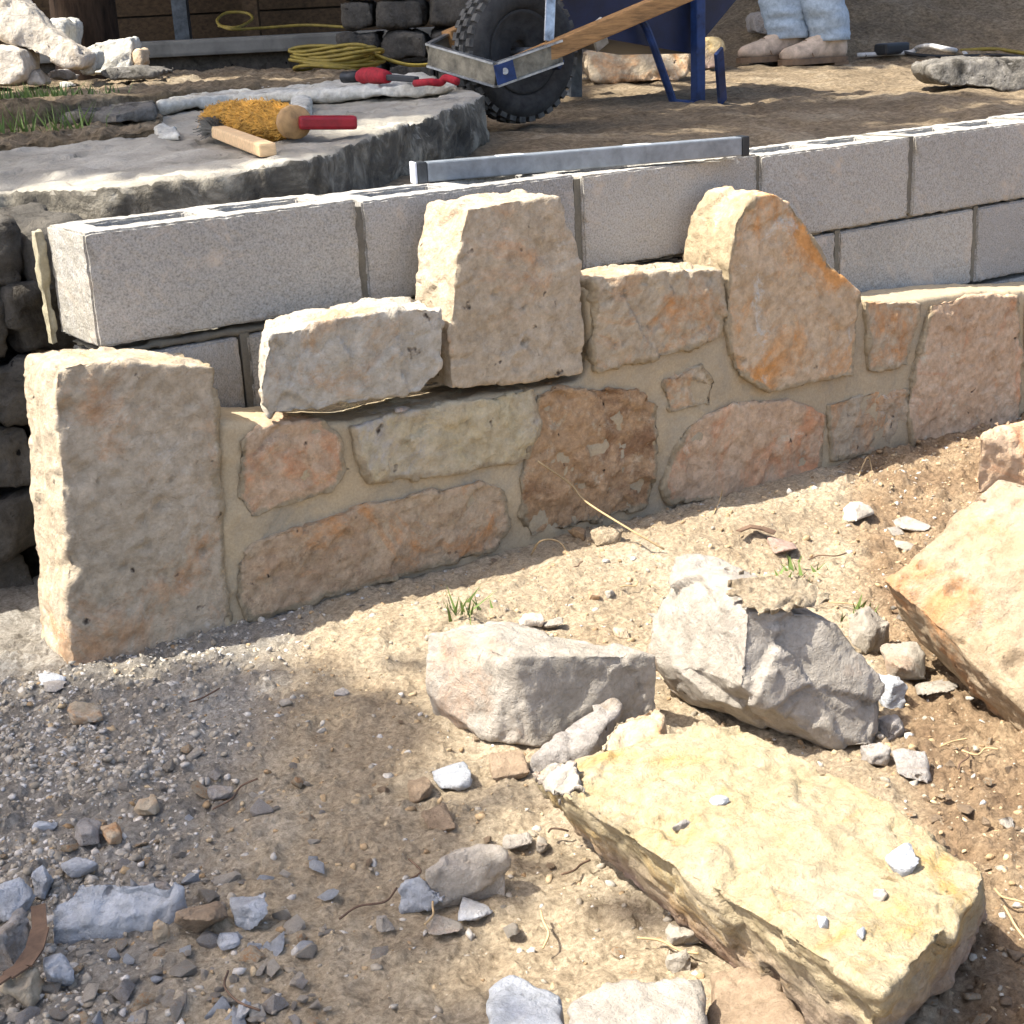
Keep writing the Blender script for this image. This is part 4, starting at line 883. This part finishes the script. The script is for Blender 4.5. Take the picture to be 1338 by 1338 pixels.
hi = [lo[0]+np.array([-.10, -.02, .27]), lo[1]+np.array([.32, -.02, .27]), lo[2]+np.array([.32, .07, .27]), lo[3]+np.array([-.10, .07, .27])]
inn = [p_*.97+np.mean(hi, 0)*.03 for p_ in hi]; inl = [p_*.95+np.mean(lo, 0)*.05+np.array([0, 0, .006]) for p_ in lo]
m = MB(); m.add(lo+hi+inn+inl, [(3, 2, 1, 0)]+[(i, (i+1) % 4, 4+(i+1) % 4, 4+i) for i in range(4)]+[(4+i, 4+(i+1) % 4, 8+(i+1) % 4, 8+i) for i in range(4)]+[(8+i, 8+(i+1) % 4, 12+(i+1) % 4, 12+i) for i in range(4)]+[(12, 13, 14, 15)])
m.build('tray', 'blue_tray', wbw)
footN = T(905, 134); zf = footN[2]
yl = footN[1]
A_, B2, C_, D_ = onY(836, 26, yl), onY(882, 134, yl), onY(912, 136, yl), onY(912, -20, yl)
m = MB(); pts = curve_pts([A_+np.array([-.04, 0, .0]), A_, onY(848, 45, yl), onY(876, 122, yl), B2, C_], 4)
m.tube(pts, .0115, 8)
m.build('leg', 'blue_paint', wbw)
m = MB().bar(C_, D_, .034, .030, (0, 1, 0)); m.build('leg_post', 'blue_paint', wbw, False, .004)
for py in (21, 68): MB().tube([onY(912, py, yl-.022), onY(912, py, yl-.014)], .006, 8).build('rivet', 'blue_paint', wbw)
far = T(944, 134); m = MB().bar(far, far+np.array([-.11, -.10, .15]), .034, .010, (0, 1, 0)); m.build('leg', 'blue_paint', wbw, False, .002)

# ================================================================== TERRACE THINGS
def terr_rock(name, label, pts, thick, mat, cat='rock', base=None, **kw):
    """outline standing on the terrace; base = pixel of a point where it touches the dirt"""
    b = T(*base); dep = (b-CAM)@_f
    return pile(name, label, pts, dep, thick, mat, cat, **kw)
terr_rock('pale_block', 'pale cut stone block behind the wheelbarrow stand', [(763, 66), (800, 62), (870, 60), (905, 66), (900, 100), (880, 108), (775, 110), (764, 90)], .2, 'limestone_tan', base=(820, 111))
terr_rock('pale_block', 'cream stone standing behind the blue leg post', [(904, 50), (940, 47), (950, 58), (936, 90), (906, 96)], .16, 'limestone_cream', base=(925, 95))
terr_rock('flat_rock', 'dark flat rock on the terrace dirt near the power cords', [(1212, 84), (1235, 78), (1290, 74), (1340, 74), (1400, 78), (1400, 122), (1330, 122), (1230, 112), (1215, 100)], .22, 'old_stone', base=(1290, 121))
terr_rock('far_rock', 'grey rounded rock in the shade behind the boots', [(983, 22), (992, 15), (1012, 17), (1016, 40), (1005, 47), (986, 44)], .2, 'rubble_grey', base=(1000, 60))
# cords
def cord(name, label, pts, r, mat, cat='cord'):
    m = MB().tube(curve_pts(pts, 7), r, 6); return tag(m.build(name, mat, None, True), label, cat)
cx = onZ(440, 92, .118); ring = []; fxh = np.array([math.sin(YAW), math.cos(YAW), 0])
for k in range(7):
    for t in np.arange(18)*2*math.pi/18:
        ring.append(cx + _r0*(.13+.022*math.sin(k*2.1+t))*math.cos(t+k*.2) + np.array([_f[0], _f[1], 0])*(.10+.01*math.cos(k*1.7))*math.sin(t) + np.array([0, 0, .012+.009*k+.008*math.sin(t*2+k)]))
cord('extension_cord', 'yellow extension cord coiled in the shade behind the slab', ring + [cx+_r0*.22-fxh*.06+np.array([0, 0, .008]), cx+_r0*.34+fxh*.02+np.array([0, 0, .006])], .0055, 'yellow_cord')
PD = 5.6
pz = atD(300, 52, PD)[2]
def onporch(x, y): return onZ(x, y, pz)
cord('extension_cord', 'loose loop of yellow cord lying on the porch step', [atD(x, y, PD+dd) + np.array([0, 0, .012]) for x, y, dd in ((455, 40, .0), (400, 37, .1), (340, 41, .1), (300, 42, .0), (284, 32, .25), (296, 21, .4), (322, 21, .4), (330, 29, .3), (310, 40, .06), (286, 38, .1))], .006, 'yellow_cord')
cord('power_cord', 'pale grey power lead looped on the dirt by the boots', [T(x, y, .012+h_) for x, y, h_ in ((1120, 72, 0), (1160, 70, 0), (1190, 68, .0), (1200, 62, .03), (1215, 60, .06), (1235, 64, .06), (1248, 66, .0), (1262, 71, 0))], .010, 'grey_cord')
cord('power_cord', 'black cord trailing toward the dark flat rock', [T(x, y, .012) for x, y in ((1130, 72), (1165, 66), (1200, 72), (1250, 74), (1300, 72), (1340, 76))], .008, 'black_cord')
cord('power_cord', 'yellow cord trailing off behind the dark flat rock', [T(x, y, .012) for x, y in ((1255, 66), (1300, 64), (1345, 70), (1400, 70))], .008, 'yellow_cord')
pb = T(1165, 72); tag(MB().box(pb+np.array([0, 0, .025]), (.14, .07, .045)).build('plug_box', 'black_plastic', None, False, .01), 'black plug box at the end of the cord by the boots', 'plug')

# ================================================================== PERSON (only boots and jeans are in view)
nb, fb = T(1078, 84), T(1022, 80)
nb[2] = terrace_z(nb[0], nb[1])+.006
fb = nb + np.array([-.20, .30, 0])
fb = T(1024, 81); fb[2] = terrace_z(fb[0], fb[1])+.006
if (fb-CAM)@_f > (nb-CAM)@_f+.6: fb = atD(1022, 80, (nb-CAM)@_f+.35); fb[2] = terrace_z(fb[0], fb[1])+.006
td = np.array([-.95, .22, 0]); td /= np.linalg.norm(td); ts = np.array([-td[1], td[0], 0])
pel = (nb+fb)/2 + np.array([0, 0, .92])
pe = thing('person', 'person in light blue jeans and dusty tan boots standing on the terrace', 'person', ((nb+fb)/2))
hipn, hipf = pel + (nb-fb)*.3*np.array([1, 1, 0]), pel - (nb-fb)*.3*np.array([1, 1, 0])
bm = bmesh.new(); sv = []
def bv(p, r): v = bm.verts.new(tuple(p)); sv.append(r); return v
up3 = lambda z, f=0.: np.array([td[0]*f, td[1]*f, z])
P0 = bv(pel, .13); sp1 = bv(pel+up3(.22), .13); sp2 = bv(pel+up3(.46), .14); nk = bv(pel+up3(.58), .055); hd1 = bv(pel+up3(.68, .02), .085); hd2 = bv(pel+up3(.80, .02), .07)
E_ = [(P0, sp1), (sp1, sp2), (sp2, nk), (nk, hd1), (hd1, hd2)]
for hip, ft in ((hipn, nb), (hipf, fb)):
    h_ = bv(hip, .085); kn = bv(hip*.45+ft*.55+up3(.03, .03), .055); an = bv(ft+up3(.10), .038); toe = bv(ft+up3(.035, .12), .03); E_ += [(P0, h_), (h_, kn), (kn, an), (an, toe)]
for sgn in (-1, 1):
    sh = bv(pel+up3(.48)+ts*.19*sgn, .055); el = bv(pel+up3(.22, .02)+ts*.25*sgn, .042); wr = bv(pel+up3(.0, .16)+ts*.22*sgn, .03); E_ += [(sp2, sh), (sh, el), (el, wr)]
    pm = bv(pel+up3(-.05, .21)+ts*.21*sgn, .03); E_.append((wr, pm))
    for q in range(4):
        f_ = bv(pel+up3(-.09, .23)+ts*(.21*sgn+(q-1.5)*.02), .009); g_ = bv(pel+up3(-.125+.006*abs(q-1), .225)+ts*(.21*sgn+(q-1.5)*.021), .008); E_ += [(pm, f_), (f_, g_)]
    tb_ = bv(pel+up3(-.05, .255)+ts*(.20*sgn-.03*sgn), .010); E_.append((pm, tb_))
for a_, b_ in E_: bm.edges.new((a_, b_))
me = bpy.data.meshes.new('body'); org = pel*1.; org[2] = nb[2]
bmesh.ops.translate(bm, verts=bm.verts, vec=tuple(-org)); bm.to_mesh(me); bm.free(); me.materials.append(MAT['skin'])
body = link('body', me, pe, org); md = body.modifiers.new('skin', 'SKIN'); body.modifiers.new('sub', 'SUBSURF').render_levels = 1
for i, v in enumerate(me.skin_vertices[0].data): v.radius = (sv[i], sv[i])
me.skin_vertices[0].data[0].use_root = True
def boot(ft, nm):
    rings = []
    for x_, w_, h_, b_ in ((-.085, .030, .075, .006), (-.075, .037, .10, 0.), (-.03, .041, .135, 0.), (.02, .040, .125, .0), (.06, .043, .092, .0), (.11, .047, .070, .0), (.15, .045, .060, .0), (.185, .036, .050, .003), (.205, .018, .036, .010)):
        rr = []
        for t in np.arange(16)*2*math.pi/16:
            cs, sn = math.cos(t), math.sin(t); rr.append(ft + td*x_ + ts*w_*np.sign(cs)*abs(cs)**.75 + np.array([0, 0, .014+b_+(h_-b_)*(.5+.5*np.sign(sn)*abs(sn)**.75)]))
        rings.append(rr)
    o = MB().loft(rings).build('boot', 'boot_leather', pe, True)
    so_ = []
    for x_, w_ in ((-.09, .028), (-.07, .042), (.0, .042), (.07, .048), (.13, .052), (.18, .042), (.212, .016)):
        so_.append([ft+td*x_+ts*w_+np.array([0, 0, .0]), ft+td*x_-ts*w_, ft+td*x_-ts*w_+np.array([0, 0, .022]), ft+td*x_+ts*w_+np.array([0, 0, .022])])
    MB().loft(so_).build('sole', 'boot_sole', o)
    MB().bar(ft-td*.088+np.array([0, 0, -.004]), ft-td*.02+np.array([0, 0, -.004]), .078, .018).build('heel', 'boot_sole', o, False, .003)
    MB().tube([ft+td*(.085+.012*math.cos(a_))+ts*.05*math.sin(a_)+np.array([0, 0, .026+.066*math.cos(a_)**2]) for a_ in np.linspace(-1.5, 1.5, 12)], .0022, 5).build('toe_seam', 'boot_sole', o)
def jean(hip, ft, seed):
    rings = []; bt = ft+up3(.085, -.025); kn = hip*.45+ft*.55+up3(.03, .035); Ps = curve_pts([bt, bt*.5+kn*.5+up3(0, .01), kn, kn*.5+hip*.5, hip], 16)
    for i, p_ in enumerate(Ps):
        t = i/(len(Ps)-1); r_ = .072+.006*math.sin(t*9)+.04*t
        ph = np.arange(24)*2*math.pi/24
        X = np.array([p_ + (td*math.cos(a)+ts*math.sin(a))*r_ for a in ph]); fold = 1+(.10*fbm(X*np.array([1, 1, 2.6]), 8, 2, seed)+.10*(1-2*np.abs(fbm(X*np.array([1, 1, 3.0]), 9, 2, seed+5))))*(1.3 if t < .3 else .6)
        rings.append([p_ + (td*math.cos(a)*1.05+ts*math.sin(a)*.92)*r_*f_ for a, f_ in zip(ph, fold)])
    MB().loft(rings).build('jeans_leg', 'denim', pe, True)
for hip, ft, s in ((hipn, nb, 1), (hipf, fb, 2)): boot(ft, 'boot'); jean(hip, ft, s)
tor = [[pel+up3(z)+ts*a_*math.cos(t)+td*b_*math.sin(t) for t in np.arange(20)*2*math.pi/20] for z, a_, b_ in ((-.10, .20, .15), (.0, .19, .145), (.2, .175, .135), (.40, .205, .14), (.52, .16, .10), (.57, .07, .07))]
MB().loft(tor).build('shirt', 'shirt', pe, True)
hc = pel+up3(.76, .0); MB().loft([[hc+np.array([0, 0, z])+(ts*.098*math.cos(t)+td*.098*math.sin(t))*k_ for t in np.arange(16)*2*math.pi/16] for z, k_ in ((.0, .98), (.04, 1.02), (.08, .9), (.11, .6), (.125, .2))]).build('hair', 'hair', pe, True)

# ================================================================== BACKGROUND: porch, pillar, siding, trees
fx = np.array([_f[0], _f[1], 0]); fx /= np.linalg.norm(fx)
pr = thing('porch', 'concrete porch step in deep shade behind the terrace', 'porch', (2.0, 3.6, .0))
a_, b_ = atD(-120, 72, PD), atD(475, 42, PD)
ctr = (a_+b_)/2; Lp = np.linalg.norm((b_-a_)[:2]); zt = .225
MB().box((ctr[0]+fx[0]*1.2, ctr[1]+fx[1]*1.2, zt-.03), (Lp+1.0, 2.4, .06), (_r0, fx, (0, 0, 1))).build('step', 'concrete', pr, False, .012)
MB().box((ctr[0]+fx[0]*1.24, ctr[1]+fx[1]*1.24, zt-.16), (Lp+.95, 2.36, .20), (_r0, fx, (0, 0, 1))).build('riser', 'dark_rock', pr)  # dark tone puts the porch shade into the riser's colour
bd = thing('house', 'dark house wall with brown horizontal siding boards under a porch roof', 'house', (3.5, 6.0, .0))
wc = atD(300, 40, 7.2); wc[2] = 0
for i in range(16):
    z = .18+i*.16
    ax3 = np.array([_r0, fx, (0, 0, 1)]); cc = np.array([wc[0], wc[1], z+.08])+_r0*.5
    MB().bar(cc-_r0*3.4+fx*.012*(i % 2), cc+_r0*1.2+fx*.012*(i % 2), .03, .150).build('siding_board', 'siding', bd)
cc = np.array([wc[0], wc[1], 1.5])+fx*.1-_r0*.6; MB().box(cc, (4.6, .12, 3.0), (_r0, fx, (0, 0, 1))).build('wall', 'roofing', bd)
rc = atD(300, 40, 6.6); rc[2] = 2.75
MB().box(rc+_r0*1.6, (9.6, 2.9, .10), (_r0, fx, (0, 0, 1))).build('porch_roof', 'roofing', bd)
for px in (238, 330):
    p_ = atD(px, 30, 7.0); MB().box((p_[0], p_[1], 1.35), (.07, .07, 2.3), (_r0, fx, (0, 0, 1))).build('post', 'dark_steel' if px == 238 else 'siding', bd)
# dark stone pillar
pl = thing('stone_pillar', 'dark rough stone pillar at the end of the porch step', 'pillar', atD(530, 70, 5.1)*np.array([1, 1, 0])+np.array([0, 0, .05]))
c_ = atD(530, 60, 5.25); rg = random.Random(9)
for row in range(7):
    x = -.22+rg.uniform(-.02, .02)
    while x < .18:
        wd = rg.uniform(.12, .2); wd = min(wd, .25-x); z0 = .02+row*.105
        q = np.array([c_[0], c_[1], 0])+_r0*(x+wd/2)+np.array([0, 0, z0+.05]); b = MB().box(q, (wd-.008, .3, .098), (_r0, fx, (0, 0, 1)))
        b.V = [(v[0]+rg.uniform(-.012, .012), v[1]+rg.uniform(-.012, .012), v[2]+rg.uniform(-.008, .008)) for v in b.V]
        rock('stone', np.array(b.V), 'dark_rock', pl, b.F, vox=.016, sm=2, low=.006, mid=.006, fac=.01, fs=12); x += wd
# shade bank behind
def bankz(X, Y): P = np.stack([X, Y, X*0], 1); return terrace_z(X, Y)+.02
# trees: crowns stand above the frame, their shade falls on slab, terrace and yard
def leaf_mesh(name, C, n_per, spread, size, parent):
    C = np.repeat(np.array(C), n_per, 0); n = len(C); P = C + RNG.normal(size=(n, 3))*spread
    a = RNG.normal(size=(n, 3)); a[:, 2] *= .5; a /= np.linalg.norm(a, axis=1)[:, None]; b = np.cross(a, RNG.normal(size=(n, 3))); b /= np.linalg.norm(b, axis=1)[:, None]
    s = size*(.7+.6*RNG.random((n, 1))); V = np.stack([P-a*s, P+b*s*.45, P+a*s, P-b*s*.45], 1).reshape(-1, 3); F = np.arange(4*n).reshape(-1, 4)
    me = bpy.data.meshes.new(name); me.vertices.add(4*n); me.loops.add(4*n); me.polygons.add(n); org = WL[parent]
    me.vertices.foreach_set('co', (V-org).ravel()); me.loops.foreach_set('vertex_index', F.ravel().astype(np.int32)); me.polygons.foreach_set('loop_start', np.arange(0, 4*n, 4, dtype=np.int32)); me.polygons.foreach_set('loop_total', np.full(n, 4, np.int32))
    me.update(calc_edges=True); me.materials.append(MAT['leaf']); return link(name, me, parent, org)
def shade(pts, lo, hi):
    out = []
    for p_ in pts: out.append(np.array(p_) + SUN*RNG.uniform(lo, hi)/SUN[2])
    return out
def tree(label, base, r0, pts, limbs, n_per=14, spread=.10, size=.055, h=2.4):
    t = thing('shade_tree', label, 'tree', base); base = np.array(base); C = np.array(pts); cen = C.mean(0)
    top = base + np.array([0, 0, h]); m = MB()
    tr = curve_pts([base-np.array([0, 0, .1]), base+np.array([.02, .01, h*.35]), base+np.array([-.02, .03, h*.7]), top], 6)
    m.tube(tr, list(np.linspace(r0*1.15, r0*.6, len(tr))), 14); m.build('trunk', 'bark', t, True)
    for k in range(limbs):
        e_ = C[int(len(C)*(k+.5)/limbs)]; mid = (top+e_)/2+np.array([0, 0, .25]); pp = curve_pts([top-np.array([0, 0, .3]), mid, e_], 6)
        MB().tube(pp, list(np.linspace(r0*.4, .012, len(pp))), 7).build('limb', 'bark', t, True)
    leaf_mesh('crown', C, n_per, spread, size, t); return t
pts = []
# dappled shade over slab and terrace
for _ in range(3400):
    x, y = RNG.uniform(-.6, 4.4), RNG.uniform(.42, 2.0)
    P = np.array([[x, y*2.4, 0]]); v = fbm(P, 2.3, 2, 21)[0]
    keep = v > (-.14 if x > 1.25 else (.2 if y < .8 else -.12))
    dep_ = (x-CAM[0])*math.sin(YAW)+(y-CAM[1])*math.cos(YAW)
    if keep and (x < 1.3 or dep_ < 4.35): pts.append((x, y, .03))
for _ in range(420): pts.append(tuple(onZ(RNG.uniform(215, 480), RNG.uniform(80, 97), .12)))      # dark ground between slab and porch
pts = shade(pts, 3.2, 4.6)
C0 = np.array(pts); C0 = C0[np.argsort(np.arctan2(C0[:, 1]-1.5, C0[:, 0]))]
tb0 = atD(112, 60, 4.9); tb0[2] = terrace_z(tb0[0], tb0[1])
tree('dark trunk of the shade tree behind the rock pile', tb0, .10, C0, 9, 13, .05, .055, 3.0)
pts = []
for _ in range(3200):
    x, y = RNG.uniform(1.0, 8.5), RNG.uniform(1.6, 7.0)
    if (x-CAM[0])*math.sin(YAW)+(y-CAM[1])*math.cos(YAW) > (6.0 if x > 2.6 else 5.2): pts.append((x, y, .1))
tree('broad tree beyond the terrace shading the background', (1.0, 8.4, .12), .16, sorted(map(tuple, shade(pts, 3.4, 5.0))), 8, 14, .12, .08, 3.2)
pts = []
for _ in range(1500):
    x, y = RNG.uniform(-1.3, .25), RNG.uniform(-1.45, -.1)
    s1 = (.10-x)*.85 + (y+.38)*.50; s2_ = (-.30-.55*(x+.2)) - y
    if min(s1, s2_) > .07*RNG.normal(): pts.append((x, y, -.53))
tree('leafy tree beside the yard casting shade on the gravel', (-3.6, -.6, -.45), .12, sorted(map(tuple, shade(pts, 3.4, 4.8))), 7, 16, .06, .055, 2.8)

# ================================================================== SMALL PLANT BITS
def stem(label, pts, r=.0014, mat='dry_stem', cat='straw', name='dry_straw'):
    return tag(MB().tube(curve_pts(pts, 6), r, 5).build(name, mat, None, True), label, cat)
stem('long dry stem leaning from the bank across the wall', [G(868, 718, .0), G(820, 690, .03), onY(765, 655, -.2), onY(745, 632, -.18), onY(703, 603, -.17)], .0016)
stem('curled dry grass stem at the foot of the wall', [G(694, 725, .0), onY(705, 708, -.2), onY(722, 705, -.2), onY(735, 712, -.21), G(742, 726, .0)], .0014)
stem('bent pale stem on the bank under the grey wall stone', [G(1122, 622, .0), onY(1128, 607, -.2), onY(1134, 597, -.2), onY(1138, 608, -.2), G(1140, 622, .0)], .0014)
stem('short upright dry stem by the pink wall stone', [G(932, 672, .0), onY(940, 655, -.2), onY(944, 640, -.2)], .0012)
for i in range(22):
    px, py = random.choice(((random.uniform(430, 1150), random.uniform(690, 820)), (random.uniform(40, 620), random.uniform(900, 1330)), (random.uniform(560, 900), random.uniform(1000, 1260)), (random.uniform(1180, 1330), random.uniform(950, 1300))))
    a_ = random.uniform(0, 6.28); ln = random.uniform(.02, .07); c = G(px, py); dv = np.array([math.cos(a_), math.sin(a_), 0]); pv = np.array([-dv[1], dv[0], 0]); tw = []
    for t_ in (-.5, -.2, .15, .5):
        q = c + dv*ln*t_ + pv*random.gauss(0, ln*.1); q[2] = ground_z(q[0], q[1])+.008+random.uniform(0, .004); tw.append(q)
    tag(stem('thin dry twig fragment lying loose on the dirt', tw, .0011, random.choice(('dry_stem', 'dead_leaf')), 'twig', 'dry_twig'), group='dry twig fragments on the dirt')
for nm, lab, px, py, n_, hh, fn in (('grass_tuft', 'small green grass tuft on the bank behind the wedge stone', 612, 800, 26, .03, G), ('grass_tuft', 'green weed behind the dirt on the boulder', 1035, 745, 22, .02, G),
                               ('grass_tuft', 'tiny green weed between the boulder and the leaning slab', 1127, 802, 14, .02, G), ('grass_tuft', 'grass growing in the soil by the dark flagstones', 30, 172, 90, .06, S), ('grass_tuft', 'low weeds at the foot of the rock pile', 60, 126, 160, .03, S)):
    c = fn(px, py, .01) if py != 126 else onZ(px, py, .125); m = MB(); wd = .16 if fn is S else .03
    for i in range(n_):
        b0_ = c + _r0*random.gauss(0, wd*.5) + fx*random.gauss(0, .02); ln = hh*random.uniform(.5, 1.2); lean = np.array([random.gauss(0, .4), random.gauss(0, .4), 1])
        tip = b0_+lean*ln; sdv = np.array([random.uniform(-1, 1), random.uniform(-1, 1), 0])*.003
        m.add([b0_-sdv, b0_+sdv, tip], [(0, 1, 2)])
    tag(m.build(nm, 'grass'), lab, 'grass', kind='stuff' if fn is S else None)
def leaf(label, pts):
    P = [np.array(p_) for p_ in pts]; m = MB(); k = len(P)
    for i in range(k-1): m.bar(P[i], P[i+1]+(P[i+1]-P[i])*.05, .013*math.sin(math.pi*(i+.7)/(k+.4))+.003, .002)
    return tag(m.build('dead_leaf', 'dead_leaf'), label, 'leaf')
leaf('long curled brown dead leaf on the gravel', [G(x, y, .03) for x, y in ((-12, 1290), (10, 1275), (30, 1262), (45, 1240), (52, 1215), (50, 1185))])
leaf('small brown leaf on the bank above the cream chip', [G(x, y, .012) for x, y in ((965, 694), (980, 688), (995, 690), (1012, 696))])
